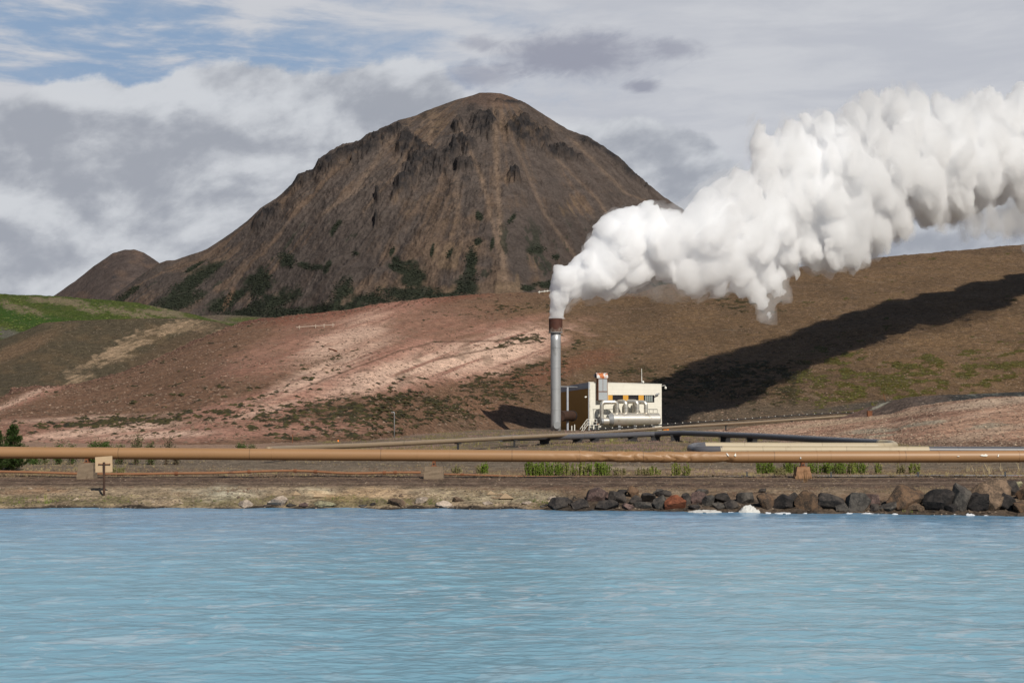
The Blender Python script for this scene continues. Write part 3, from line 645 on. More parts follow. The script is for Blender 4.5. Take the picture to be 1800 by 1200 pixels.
# plinths under it
def plinth(px_, w, d, ytop, ybase, mat, label, taper=.8):
    b = P(px_, ybase, YP); zt = Zat(ytop, YP); gzv = gz(b.x, YP)-.15; hw = w*mpp(YP)/2
    t = thing('pipe_support', (b.x, YP, gzv), label, 'pipe support', 'supports under the main tan pipe')
    mb = MB(); n = 7
    # tapering cast block with chipped edges
    for k in range(n+1):
        f = k/n; z = gzv+(zt-gzv)*f; s_ = 1-(1-taper)*f
        mb.v += [(b.x+hw*s_*sx_+random.uniform(-.02, .02), YP+d*s_*sy_+random.uniform(-.02, .02), z) for sx_, sy_ in ((-1, -1), (0, -1.02), (1, -1), (1, 1), (0, 1.02), (-1, 1))]; mb.c += [(1, 1, 1)]*6
    for k in range(n):
        mb.f += [[k*6+q, k*6+(q+1) % 6, (k+1)*6+(q+1) % 6, (k+1)*6+q] for q in range(6)]
    mb.f += [[n*6+q for q in range(6)]]
    mb.build('block', mat, t)
    zb = float(np.interp(b.x, xs, zc))-RP
    s_ = MB(); s_.box((b.x, YP, zt+.02), (.16, .22, .02)); s_.box((b.x, YP, (zt+zb)/2+.02), (.09, .17, (zb-zt)/2)); s_.build('saddle', M['rust'], t)
    s2 = MB(); s2.tube([(b.x+.0, YP-.19, (zt+zb)/2), (b.x+.0, YP-.17, (zt+zb)/2)], .05, 10); s2.build('bolt', M['black'], t)
    return t
plinth(153, 31, .38, 813, 838, M['concrete'], 'broken concrete support with rusty saddle under the main pipe, just left of the sign', .82)
plinth(763, 36, .38, 819, 837.5, M['concrete'], 'tan concrete support under the main pipe, standing on bare gravel left of the chimney', .85)
M['rblock'] = mat_plain('ochre_concrete', (.24, .135, .075), .95, 0, .6, 3, (.13, .07, .035), bd=.04)
plinth(1411, 32, .40, 820, 849, M['rblock'], 'brown tapering concrete support overgrown with dry weeds, among the green plants on the right', .68)

# low rusty water pipe on the ground
def ground_pipe(name, pts, r, mat, label, cat, couplings=(), n=8, lift=None, part='pipe_run'):
    w = [P(a, b, D) for a, b, D in pts]
    w = [Vector((v.x, v.y, v.z)) for v in w]
    root = thing(name, w[0], label, cat)
    fine = []
    for a, b in zip(w[:-1], w[1:]):
        k = max(2, int((b-a).length/.6)); fine += [a.lerp(b, i/k) for i in range(k)]
    fine.append(w[-1])
    # smooth
    for _ in range(3): fine = [fine[0]]+[(fine[i-1]+fine[i]*2+fine[i+1])/4 for i in range(1, len(fine)-1)]+[fine[-1]]
    MB().tube(fine, r, n).build(part, mat, root, smooth=True)
    for cx in couplings:
        c_ = min(range(len(fine)), key=lambda i: abs(px_of(fine[i].x, fine[i].y, fine[i].z)[0]-cx)); a = fine[c_]; d = (fine[min(c_+1, len(fine)-1)]-fine[c_-1]).normalized()
        MB().tube([a-d*.09, a+d*.09], r*1.5, n).build('coupling', M['rust'], root, smooth=True, angle=40)
    return root, fine
ground_pipe('rusty_water_pipe', [(-80, 827.5, 82), (0, 828.5, 82), (60, 829.5, 82), (142, 832.5, 82), (230, 833, 82), (310, 831.5, 82), (390, 831, 82), (440, 828.5, 82.3), (480, 827.2, 82.5), (520, 826.7, 82.5), (555, 828, 82.3), (590, 831, 82), (620, 832, 82), (660, 831, 82), (690, 829.8, 82), (740, 830, 82.2)], .072, M['rustpipe'],
            'thin rusty pipe lying on the ground behind the track, arching slightly, on the left', 'pipe', (312, 438, 519, 554, 668, 686))
ground_pipe('rusty_water_pipe', [(770, 833, 81.6), (815, 833.5, 81.6), (850, 835, 81.5), (900, 836.5, 81.4), (960, 837.5, 81.3), (1060, 838.5, 81)], .05, M['rustpipe'], 'very thin buff pipe lying on the ground right of the middle concrete support', 'pipe', (815,))
ground_pipe('hose', [(1040, 839.5, 80.6), (1200, 840.5, 80.4), (1330, 839.8, 80.5), (1420, 839.4, 80.5), (1540, 840, 80.4), (1620, 838.5, 80.8), (1720, 837.6, 81), (1900, 837.4, 81)], .028, M['pink'], 'thin pink hose lying along the edge of the track on the right', 'hose')
ground_pipe('hose', [(1180, 837.4, 81.3), (1330, 836.8, 81.5), (1460, 836.3, 81.6), (1560, 836.2, 81.6), (1640, 835.4, 81.8), (1740, 835.6, 81.8), (1900, 836, 81.8)], .05, M['grey'], 'dark grey plastic hose lying just behind the pink hose', 'hose')
for px_ in (1313, 1461, 1614, 1767):
    b = P(px_, 840, 80.1); t = MB().box((b.x, b.y, gz(b.x, b.y)+.10), (.035, .035, .16)).box((b.x, b.y, gz(b.x, b.y)+.27), (.05, .05, .015))
    tag(t.build('marker_peg', M['white'], None), {1313: 'short white peg beside the pink hose, below the torn part of the main pipe', 1461: 'short white peg beside the pink hose, right of the weedy concrete support', 1614: 'short white peg beside the pink hose at its bend, in front of the sparse stalks', 1767: 'short white peg beside the pink hose, rightmost of the pegs'}[px_], 'peg', 'pegs along the hoses')

# olive pipe climbing to the right in front of the power station
def pipeline(name, pts, r, mat, label, n=14, part='pipe_run', sad=()):
    root, fine = ground_pipe(name, pts, r, mat, label, 'pipe', (), n, part=part)
    for cx in sad:
        c_ = min(range(len(fine)), key=lambda i: abs(px_of(fine[i].x, fine[i].y, fine[i].z)[0]-cx)); a = fine[c_]; zg = min(gz(a.x, a.y), a.z-r)-.1
        if a.z-r-zg > 2.2: zg = a.z-r-1.2
        mb = MB(); mb.box((a.x, a.y, (zg+a.z-r)/2), (.10, .14, (a.z-r-zg)/2+.02)); mb.box((a.x, a.y, zg+.08), (.42, .35, .09)); mb.box((a.x, a.y, a.z-r-.03), (.32, .2, .05)); mb.build('saddle', M['black'], root)
    return root, fine
rt, olive = pipeline('insulated_pipe', [(470, 789.5, 99), (520, 787.3, 104), (600, 784, 110), (700, 779.5, 117), (800, 774.5, 126), (900, 769, 138), (980, 764.8, 150), (1020, 763, 157), (1100, 756.8, 178), (1200, 749.5, 205), (1300, 743.6, 232), (1400, 737, 256), (1480, 731.2, 272), (1560, 728, 285)], .205, M['olive'],
         'long thin olive brown pipe climbing to the right past the front of the power station', sad=(803, 905, 1010, 1275, 1393))
rt2, dot = ground_pipe('cable_line', [(1040, 755.5, 182), (1100, 751.5, 186), (1160, 746.8, 206), (1200, 744, 214), (1300, 737, 240), (1400, 729.8, 262), (1470, 726, 278), (1530, 725, 290)], .10, M['black'], 'thin dark cable line with a row of white clips running just above the olive pipe', 'cable', (), 6, part='cable')
for k in range(34):
    f = k/33; cx = 1050+f*450
    c_ = min(range(len(dot)), key=lambda i: abs(px_of(dot[i].x, dot[i].y, dot[i].z)[0]-cx)); a = dot[c_]
    MB().box((a.x, a.y-.10, a.z+.12), (.055, .05, .06)).build('clip', M['white'], rt2)

# grey pipe that turns into the beige expansion loop
gp = thing('insulated_pipe', P(1560, 780, 112), 'dark grey and beige pipe folded into a long expansion loop behind the main pipe', 'pipe')
r3 = .30
def run(part, pts, mat, r=r3, rad=None):
    w = [P(a, b, D) for a, b, D in pts]
    if rad: w = arc_path(w, rad, 10)
    MB().tube(w, r, 20).build(part, mat, gp, smooth=True, angle=50); return w
run('grey_run', [(880, 770.5, 139), (940, 768.6, 147), (1000, 767.5, 153), (1040, 766.5, 157), (1080, 765, 160), (1150, 762.3, 163), (1200, 760.8, 160), (1260, 763, 150), (1330, 766, 141), (1420, 771, 131), (1500, 775.6, 123.6), (1548, 778, 119)], M['grey'])
run('end_bend', [(1545, 778, 119.2), (1567, 779.5, 118), (1573, 783, 112.5), (1560, 784.4, 109.6), (1540, 784.5, 109.3)], M['beige'], r3*.99, 1.0)
run('beige_run', [(1542, 784.5, 109.3), (1400, 784.2, 109.3), (1300, 784, 109.3), (1236, 783.8, 109.3)], M['beige'])
run('end_bend', [(1240, 783.8, 109.35), (1222, 784.5, 109), (1213.5, 788, 105), (1224, 791, 101.8), (1270, 791.2, 101.4)], M['grey'], r3*1.03, .9)
run('beige_run', [(1266, 791.3, 101.4), (1400, 791.3, 101.4), (1500, 791.3, 101.4), (1632, 791.5, 101.4)], M['beige'])
run('grey_run', [(1630, 791.6, 101.4), (1750, 792, 101.4), (1950, 792.5, 101.4), (2300, 794, 101.4)], M['grey'])
for a, b, D in ((957, 768.2, 149), (1015, 767.2, 155), (1045, 766.3, 157.5), (1112, 764, 161.5), (1152, 762.3, 163), (1187, 761, 161), (1275, 763.6, 148.5), (1322, 765.6, 142.5)):
    a_ = P(a, b, D); zg = gz(a_.x, a_.y)-.1; mb = MB(); mb.box((a_.x, a_.y, (zg+a_.z-r3)/2), (.5, .16, (a_.z-r3-zg)/2)); mb.box((a_.x, a_.y, a_.z-r3+.02), (.62, .22, .08)); mb.box((a_.x, a_.y, zg+.1), (.8, .45, .12)); mb.build('saddle', M['black'], gp)

# ================================================================== POWER STATION
C0 = P(1035, 757, 247); zg0 = .55; th_ = R(20)
fx = Vector((math.cos(th_), math.sin(th_), 0)); bx = Vector((-math.sin(th_), math.cos(th_), 0)); UZ = Vector((0, 0, 1))
WB, LB = 14.16, 15.5
def FP(px_, py_, off=0.0):
    """point on the front wall plane (pushed off metres towards the viewer) seen at a photo pixel"""
    o = C0-bx*off; k = (px_-HX)/(F*cp-(HY-py_)*sp)
    s_ = (k*o.y-o.x)/(fx.x-k*fx.y); q = o+fx*s_; return s_, Zat(py_, q.y)
def W3(s_, off, z): q = C0+fx*s_-bx*off; return Vector((q.x, q.y, z))
AXF = (fx, -bx, UZ)
def fbox(mb, s0, s1, z0, z1, o0, o1): mb.box(W3((s0+s1)/2, (o0+o1)/2, (z0+z1)/2), ((s1-s0)/2, abs(o1-o0)/2, (z1-z0)/2), AXF); return mb
ztl, ztr, zbl = 9.30, 9.02, 8.55
def roofz(s_, b): return ztl+(ztr-ztl)*s_/WB+(zbl-ztl)*b/LB
def mat_clad(name, c_, ax, pitch=.9, rough=.55, dirt=(.3, .27, .22)):
    m, g = mat_new(name); p = geo(g); q = g.new('ShaderNodeSeparateXYZ'); g.put(q.inputs[0], p)
    v = q.outputs[2] if ax == 'z' else g.mul(q.outputs[1], 1)
    fr = g.m('ABSOLUTE', g.sub(g.m('FRACT', g.mul(v, 1/pitch)), .5)); ln = g.sm(fr, .485, .497)
    n = g.noise(p, 1.2, 5, .6); n2 = g.noise(g.scale(p, (3, 3, .4)), 1.0, 5, .7)
    col = g.new('ShaderNodeVectorMath', operation='SCALE'); col.inputs[0].default_value = c_; g.put(col.inputs[3], g.add(.9, g.mul(n, .2)))
    c1 = g.mix(g.mul(ln, .35), col.outputs[0], (.05, .05, .045)); c1 = g.mix(g.mul(g.sm(n2, .55, .8), .5), c1, dirt)
    finish(g, c1, rough, bump=g.mul(ln, -1), bs=.5, bd=.02, spec=.35); return m
M['wallw'] = mat_clad('white_cladding', (.62, .60, .53), 'z', .62); M['ochre'] = mat_clad('ochre_cladding', (.38, .20, .045), 'y', .85, .6, (.2, .1, .02))
M['parapet'] = mat_clad('grey_parapet', (.34, .36, .40), 'z', 3.0); M['roof'] = mat_plain('roof_felt', (.12, .12, .12), .9)
M['amber'] = mat_plain('amber_panel', (.50, .26, .04), .55, 0, .12, 2)
m, g = mat_new('dark_window'); finish(g, (.012, .012, .018), .12, spec=.5); M['glass'] = m
bd_ = thing('power_station', W3(0, 0, zg0), 'flat roofed power station with white front wall and ochre side wall, beside the chimney', 'building')
wy0, wy1 = FP(1100, 707)[1], FP(1100, 694)[1]
sA_ = [FP(p_, 700)[0] for p_ in (1068.9, 1076.9, 1095.3, 1104.6, 1122.6, 1131.7, 1150.2)]
# front wall as frames round the window band (0.3 m thick, closed boxes)
def quadprism(mb, pts2, o0, o1):
    mb.prism([W3(s_, o0, z) for s_, z in pts2], bx*(o0-o1))
mb = MB(); T = .3
quadprism(mb, [(0, zg0), (WB, zg0), (WB, wy0), (0, wy0)], 0, -T)
quadprism(mb, [(0, wy1), (WB, wy1), (WB, ztr), (0, ztl)], 0, -T)
quadprism(mb, [(0, wy0), (sA_[0], wy0), (sA_[0], wy1), (0, wy1)], 0, -T)
quadprism(mb, [(sA_[6], wy0), (WB, wy0), (WB, wy1), (sA_[6], wy1)], 0, -T)
mb.build('front_wall', M['wallw'], bd_)
for a, b in ((0, 1), (2, 3), (4, 5)): fbox(MB(), sA_[a], sA_[b], wy0, wy1, -.04, -T).build('amber_panel', M['amber'], bd_)
for n_, (a, b) in enumerate(((1, 2), (3, 4), (5, 6))):
    fr_ = MB(); e = .05
    fbox(fr_, sA_[a], sA_[b], wy0, wy0+e, -.03, -.2); fbox(fr_, sA_[a], sA_[b], wy1-e, wy1, -.03, -.2)
    fbox(fr_, sA_[a], sA_[a]+e, wy0+e, wy1-e, -.03, -.2); fbox(fr_, sA_[b]-e, sA_[b], wy0+e, wy1-e, -.03, -.2)
    w_ = fr_.build('window', M['black'], bd_)
    fbox(MB(), sA_[a]+e, sA_[b]-e, wy0+e, wy1-e, -.16, -.19).build('pane', M['glass'], w_)
    if n_ == 2:
        lv = MB()
        for k in range(4):
            s0 = sA_[5]+.3+k*(sA_[6]-sA_[5]-.5)/4; fbox(lv, s0, s0+.26, wy0+.14, wy1-.12, -.06, -.13)
        lv.build('louvre', mat_plain('louvre_grey', (.22, .25, .24), .5), w_)
# side wall (ochre) with grey parapet band, plus rear and right walls
def side_pt(b, z, off=0.0): q = C0+bx*b-fx*off; return Vector((q.x, q.y, z))
mb = MB(); mb.prism([side_pt(.0, zg0, -.004), side_pt(LB, zg0, -.004), side_pt(LB, zbl-.95, -.004), side_pt(.0, ztl-1.05, -.004)], fx*.28); mb.build('side_wall', M['ochre'], bd_)
mb = MB(); mb.prism([side_pt(-.01, ztl-1.05, .04), side_pt(LB+.04, zbl-.95, .04), side_pt(LB+.04, zbl+.02, .04), side_pt(-.01, ztl+.02, .04)], fx*.30); mb.build('parapet', M['parapet'], bd_)
mb = MB(); mb.prism([C0+fx*WB+bx*T+UZ*(zg0-C0.z), C0+fx*WB+bx*LB+UZ*(zg0-C0.z), C0+fx*WB+bx*LB+UZ*(ztr-.7-C0.z), C0+fx*WB+bx*T+UZ*(ztr-C0.z)], -fx*.28); mb.build('side_wall', M['wallw'], bd_)
mb = MB(); mb.prism([C0+bx*(LB-.01)+fx*.3+UZ*(zg0-C0.z), C0+bx*(LB-.01)+fx*(WB-.3)+UZ*(zg0-C0.z), C0+bx*(LB-.01)+fx*(WB-.3)+UZ*(8.2-C0.z), C0+bx*(LB-.01)+fx*.3+UZ*(zbl-C0.z)], -bx*.28); mb.build('rear_wall', M['wallw'], bd_)
mb = MB(); mb.prism([W3(.31, -.31, ztl-.45), W3(WB-.31, -.31, ztr-.45), W3(WB-.31, -(LB-.31), 7.9), W3(.31, -(LB-.31), zbl-.45)], UZ*.2); mb.build('roof', M['roof'], bd_)
mb = MB(); quadprism(mb, [(-.04, ztl+.004), (WB+.04, ztr+.004), (WB+.04, ztr+.10), (-.04, ztl+.10)], .05, -.34); mb.build('coping', M['white'], bd_)
mb = MB(); fbox(mb, -.045, .06, zg0, ztl-.03, .03, -.06); mb.build('corner_trim', M['parapet'], bd_)
zc_ = FP(1060, 719)[1]
for a, b, legs in ((1041.5, 1062, (1043,)), (1064, 1077, (1071,)), (1137, 1155.5, (1141, 1148, 1155.3))):
    cab = MB(); s0, s1 = FP(a, 719)[0], FP(b, 719)[0]; fbox(cab, s0, s1, zc_-.03, zc_+.03, .01, .06)
    for p_ in legs: s0 = FP(p_, 722)[0]; fbox(cab, s0-.02, s0+.02, zc_-1.6, zc_-.03, .012, .05)
    cab.build('conduit', M['black'], bd_)
# ventilation shaft on the front wall
s0, s1 = FP(1051.8, 690, 1.0)[0], FP(1067.8, 690, 1.0)[0]; z0, z1, z2 = Zat(703.5, 246.3), Zat(664.8, 246.3), Zat(655.3, 246.3); sm_ = (s0+s1)/2
M['vent'] = mat_plain('galvanised_rusting', (.36, .39, .41), .45, .35, .2, 2, (.36, .12, .03), stsc=.9, stlo=.60, sthi=.66, stz=.35)
M['ventrust'] = mat_plain('galvanised_rusty', (.45, .46, .46), .5, .2, .3, 2, (.34, .10, .025), stsc=.9, stlo=.46, sthi=.52, stz=.45)
vt = fbox(MB(), s0, s1, z0, z1, .15, 1.0).build('vent_shaft', M['vent'], bd_)
rb = MB(); e = .07
for zz in (z0+.02, z0+1.45, z0+1.58, z1-.08): fbox(rb, s0-.03, s1+.03, zz, zz+.06, .15, 1.035)
for ss_ in (s0-.03, s1-.04): fbox(rb, ss_, ss_+.07, z0+.08, z1-.08, .2, 1.03)
fbox(rb, sm_-.03, sm_+.03, z0+1.64, z1-.08, .98, 1.025)
rb.build('rusty_frame', M['rust'], vt)
hd = MB(); pts = [Vector((0, 0, 0))]*0
for k in range(9):
    t = math.pi*k/8; pts.append(W3(s0-.30, .58-.50*math.cos(t), z1+.04+(z2-z1)*math.sin(t)))
hd.prism(pts, fx*(s1-s0+.42)); hd.build('vent_hood', M['ventrust'], vt)
fbox(MB(), s0-.33, s0-.301, z1+.12, z2-.15, .2, .95).build('hood_grille', M['black'], vt)
fbox(MB(), s0+.2, s1-.2, z1+.3, z1+.8, -1.5, .1).build('duct_elbow', M['vent'], vt)
# lamps and cameras fixed to the walls
def wall_lamp(s_, off, z, dirv, mat=M['white'], name='wall_lamp'):
    a = W3(s_, off, z); mb = MB(); mb.tube([a, a+dirv*.45], .045, 8); mb.build(name, M['black'], bd_)
q = W3(-.02, .02, FP(1036, 698)[1]); dl = (-fx*.9-bx*.3).normalized()
MB().tube([q, q+dl*.45], .04, 8).build('lamp_arm', M['black'], bd_)
lp = MB().tube([q+dl*.42+UZ*.12, q+dl*.60+UZ*.06, q+dl*.82, q+dl*.9-UZ*.02], [.05, .14, .16, .1], 12).build('wall_lamp', M['white'], bd_, smooth=True)
q = W3(WB, .02, 8.72); cm_ = MB(); cm_.tube([q+fx*.02, q+fx*.5+UZ*.12, q+fx*.72+UZ*.05, q+fx*.78-UZ*.12], .05, 8); cm_.tube([q+fx*.78-UZ*.1, q+fx*.78-UZ*.22, q+fx*.78-UZ*.40, q+fx*.78-UZ*.5, q+fx*.78-UZ*.57], [.12, .2, .22, .16, .05], 14); cm_.build('dome_camera', M['white'], bd_, smooth=True)
s_, z_ = FP(1154, 693); q = W3(s_, .05, z_); cm_ = MB(); cm_.tube([q, q-bx*.35+UZ*.05], .05, 8); cm_.tube([q-bx*.3+fx*.35+UZ*.15, q-bx*.45-fx*.45-UZ*.1], [.14, .12], 10); cm_.box(q+fx*.1-bx*.05, (.18, .05, .2), AXF); cm_.build('wall_camera', M['greymetal'], bd_)
s_, z_ = FP(1128, 676, -1.5); a = W3(s_, -1.5, 8.7); MB().tube([a, Vector((a.x, a.y, Zat(662, a.y)))], .075, 8).tube([Vector((a.x, a.y, Zat(662, a.y))), Vector((a.x, a.y, Zat(647.5, a.y)))], .05, 8).tube([a+UZ*.75-bx*.1+fx*.1, a+UZ*.78-bx*.3+fx*.2], [.22, .2], 12).build('roof_mast', M['white'], bd_)
fbox(MB(), WB+.2, WB+1.3, zg0, zg0+.55, -.4, .3).build('grit_box', M['orange'], None)
tag(bpy.data.objects['grit_box'], 'small orange box on the ground at the right corner of the power station', 'box')

# ---- steam separator tank and its pipes ---------------------------
D0 = 244.5
tk = thing('steam_separator', P(1110, 752, D0), 'shiny horizontal metal tank with four arching pipes, in front of the white wall', 'tank')
off = 2.35
def TP(px_, py_, o=off): s_, z = FP(px_, py_, o); return W3(s_, o, z)
Ra = (TP(1110, 725.2)-TP(1110, 749)).length/2; ax_z = TP(1110, 737.1).z
sl_, sr_ = FP(1075, 737, off)[0], FP(1156.3, 737, off)[0]
A0, A1 = W3(sl_, off, ax_z), W3(sr_, off, ax_z)
MB().tube([A0, A1], Ra, 48).build('shell', M['alu'], tk, smooth=True, angle=40)
MB().tube([A0+fx*.001-fx*.75, A0-fx*.003], [Ra*.66, Ra*.985], 48).build('cone_end', M['greymetal'], tk, smooth=True, angle=40)
MB().tube([A1+fx*.003, A1+fx*.16, A1+fx*.3], [Ra*.98, Ra*.82, Ra*.4], 40).build('cap', M['greymetal'], tk, smooth=True, angle=60)
zl = TP(1062, 742).z; B0, B1 = W3(sl_-1.75, off+.1, ax_z-.28), W3(sl_-.7, off+.1, ax_z-.28)
MB().tube([B0, B1], Ra*.56, 32).build('inlet_neck', M['alu'], tk, smooth=True, angle=40)
MB().tube([B0-fx*.35, B0], [Ra*.42, Ra*.55], 32).build('flange', M['greymetal'], tk, smooth=True, angle=40)
for s_ in (sl_+1.2, sl_+4.2, sr_-1.2): 
    fbox(MB(), s_-.25, s_+.25, zg0, ax_z-Ra*.9, off-.7, off+.7).build('saddle', M['greymetal'], tk)
vb = MB()
for k in range(3): vb.tube([B0-fx*(.55+.25*k)-UZ*.9, B0-fx*(.6+.25*k)+UZ*(.9-.3*k)], .06, 6)
vb.tube([B0-fx*.9-bx*.3, B0-fx*.9+bx*.3], .35, 14); vb.tube([B0-fx*.75+UZ*1.1, B0-fx*.75+UZ*1.14], .3, 12); vb.tube([B0-fx*.75, B0-fx*.75+UZ*1.9], .05, 6); vb.box(B0-fx*1.3-UZ*.35, (.35, .25, .3), AXF); vb.box(B0-fx*.9+UZ*.55, (.25, .15, .12), AXF)
vb.build('valve', M['black'], tk)
vr = MB(); vr.tube([B0-fx*1.55-UZ*.2, B0-fx*.6-UZ*.2], .2, 12); vr.box(B0-fx*1.1-UZ*.5, (.2, .3, .12), AXF); vr.build('valve_body', M['rust'], tk)
ztop = TP(1090, 706.5, 1.6).z
def goose(pxr, leg, offr, offl, r, top=0.0):
    s1_ = FP(pxr, 720, offr)[0]; zt = ztop+top
    pts = [W3(s1_, offr, ax_z+Ra*.8), W3(s1_, offr, zt), W3(s1_+leg, offl, zt), W3(s1_+leg, offl, zg0+1.2)]
    pp = arc_path(pts, r*1.9, 8)
    MB().tube(pp, r, 22).build('gooseneck_pipe', M['alu'], tk, smooth=True, angle=50)
    for q in (pp[0]+UZ*1.1,): MB().tube([q-UZ*.04, q+UZ*.04], r*1.06, 22).build('pipe_band', M['greymetal'], tk, smooth=True, angle=40)
goose(1084.5, -2.75, 2.35, 2.0, .37); goose(1100, -1.0, 2.35, .75, .36, .1); goose(1120.3, -1.45, 2.35, .85, .36, .12); goose(1135.4, -1.55, 2.35, .8, .36, .0)
# stairs with white railings left of the tank
stp = thing('access_stairs', W3(FP(1025, 752, 2.8)[0], 2.8, zg0), 'white railed access stairs beside the left end of the shiny tank', 'stairs')
def SP(px_, py_, o=2.8): s_, z = FP(px_, py_, o); return W3(s_, o, z)
rl = MB()
for o in (2.8, 3.7):
    top_ = [SP(1019.5, 754, o), SP(1032, 736.5, o), SP(1049, 736.5, o)]
    rl.tube(top_, .045, 6); rl.tube([p_-UZ*.5+fx*.1 for p_ in top_], .035, 6); rl.tube([p_-UZ*1.0+fx*.1 for p_ in top_], .05, 6)
    for a, b in ((1024, 747.5), (1028, 742), (1032, 736.5), (1037, 736.5), (1049, 736.5)): q = SP(a, b, o); rl.tube([q, Vector((q.x, q.y, q.z-1.1))], .045, 6)
rl.build('handrail', M['white'], stp)
for k in range(6):
    q = SP(1021+k*2, 756-k*2.6, 3.25)-UZ*1.05
    if q.z > zg0: MB().box(q, (.16, .45, .02), AXF).build('step', M['greymetal'], stp)
q0, q1 = SP(1032, 747, 3.25), SP(1049, 747, 3.25); MB().box((q0+q1)/2, ((q1-q0).length/2, .45, .03), AXF).build('platform', M['greymetal'], stp)
for q_, d_ in ((q0, .3), (q1, -.3)): MB().box((q_.x+d_, q_.y, (q_.z+zg0)/2), (.06, .06, (q_.z-zg0)/2)).build('post', M['greymetal'], stp)
for px_, h_ in ((1005, 5), (1010, 7)):
    a = P(px_, 756, 244); tag(MB().tube([(a.x, a.y, .4), (a.x, a.y, Zat(756-h_-3, 244))], .09, 8).tube([(a.x, a.y, Zat(756-h_-3, 244)), (a.x, a.y, Zat(756-h_-3, 244)+.02)], .12, 8).build('bollard', M['white'], None), {1005: 'shorter pale bollard in front of the ochre wall', 1010: 'taller pale bollard in front of the ochre wall, next to the stairs'}[px_], 'bollard', 'bollards at the ochre wall')

# ---- chimney ------------------------------------------------------
YC = 243.0; cb = P(977, 757, YC)
ch = thing('chimney', (cb.x, cb.y, .4), 'tall slender grey metal chimney with a rusty collar, steam pouring from its mouth', 'chimney')
rch = 8.9*mpp(YC); zt_ = Zat(560, YC); zk = Zat(583.5, YC)
lean = lambda z: 0.0
M['stack'] = mat_plain('stack_metal', (.36, .37, .385), .42, .45, .22, .8, (.25, .25, .25), stsc=.7, stz=.3)
zs = list(np.linspace(.4, zk, 12))
MB().tube([(cb.x, cb.y, z) for z in zs], rch, 40).build('shaft', M['stack'], ch, smooth=True)
for z in (4.5, 8.1, 11.7, 15.2): MB().tube([(cb.x, cb.y, z-.04), (cb.x, cb.y, z+.04)], rch*1.045, 40).build('ring', M['stack'], ch, smooth=True, angle=40)
m, g = mat_new('scorched_collar'); p = geo(g); q_ = g.new('ShaderNodeSeparateXYZ'); g.put(q_.inputs[0], p)
n = g.noise(p, 1.1, 6, .65); cc = g.mix(g.sm(g.add(n, g.mul(g.sm(q_.outputs[2], zk, zt_), .25)), .40, .58), (.22, .18, .15), (.07, .028, .02)); cc = g.mix(g.sm(g.noise(p, 2.6, 5), .5, .7), cc, (.05, .025, .02)); finish(g, cc, .75, .15, bump=n, bs=.3, bd=.02); M['collar'] = m
rc = 12.0*mpp(YC)
MB().tube([(cb.x, cb.y, zk-.12), (cb.x, cb.y, zk), (cb.x, cb.y, zk+.001), (cb.x, cb.y, zt_), (cb.x, cb.y, zt_+.001), (cb.x, cb.y, zt_-.6)], [rc*.99, rc, rc, rc, rc*.93, rc*.93], 40, True).build('collar', M['collar'], ch, smooth=True, angle=40)
MB().tube([(cb.x, cb.y, zk-.16), (cb.x, cb.y, zk-.04)], rc*1.03, 40).build('ring', M['greymetal'], ch, smooth=True, angle=40)
# ducts and bracing between chimney and building
a, b = P(985, 731, 243.4), P(1005, 730.5, 247.5); dk = MB().tube([a, b], 9.2*mpp(244), 28).build('breeching_duct', M['darkrust'], ch, smooth=True, angle=40)
MB().tube([b, b+(b-a).normalized()*.25], 10.0*mpp(244), 28).build('flange', M['black'], dk, smooth=True, angle=40)
a = P(979.5, 747.3, 241.6); MB().tube([a, a+Vector((.1, .9, 0))], 5.6*mpp(242), 28).tube([a-Vector((.02, .06, 0)), a+Vector((0, .05, 0))], 6.1*mpp(242), 28).build('inspection_hatch', M['stack'], ch, smooth=True, angle=40)
a, b = P(985, 679.5, 243.2), P(1015, 680.5, 251); MB().tube([a, b], .13, 8).build('brace', M['greymetal'], ch)
a = P(997.5, 680, 246.2); MB().tube([a, (a.x, a.y, .4)], .20, 10).build('brace_post', M['parapet'], ch, smooth=True, angle=40)

# ================================================================== SMALL FURNITURE
sb = P(183, 873, 71.6); szg = gz(sb.x, sb.y)
sg = thing('sign', (sb.x, sb.y, szg-.1), 'back of a small rusty cream sign board on a thin rusty post by the shore', 'sign')
yo = sb.y; tz = Zat(812, yo)
MB().tube([(sb.x-.0, yo, szg-.2), (sb.x-.03, yo, tz)], .06, 8).build('post', M['darkrust'], sg, smooth=True, angle=40)
M['board'] = mat_plain('cream_board', (.42, .30, .185), .7, 0, .15, 2, (.34, .17, .07), stsc=3.0, stlo=.62, sthi=.78, stz=.3)
q = [P(166.5, 803.2, yo), P(196.5, 801, yo), P(197, 829.2, yo), P(167, 830, yo)]
MB().prism([Vector((v.x, yo+.07, v.z)) for v in q], Vector((0, .025, 0))).build('board', M['board'], sg)
MB().box((sb.x-.02, yo+.02, Zat(815.5, yo)), (.30, .015, .02)).tube([(sb.x-.29, yo+.02, Zat(815, yo)), (sb.x-.29, yo-.02, Zat(815, yo))], .03, 8).tube([(sb.x+.27, yo+.02, Zat(815, yo)), (sb.x+.27, yo-.02, Zat(815, yo))], .03, 8).build('bracket', M['rust'], sg)
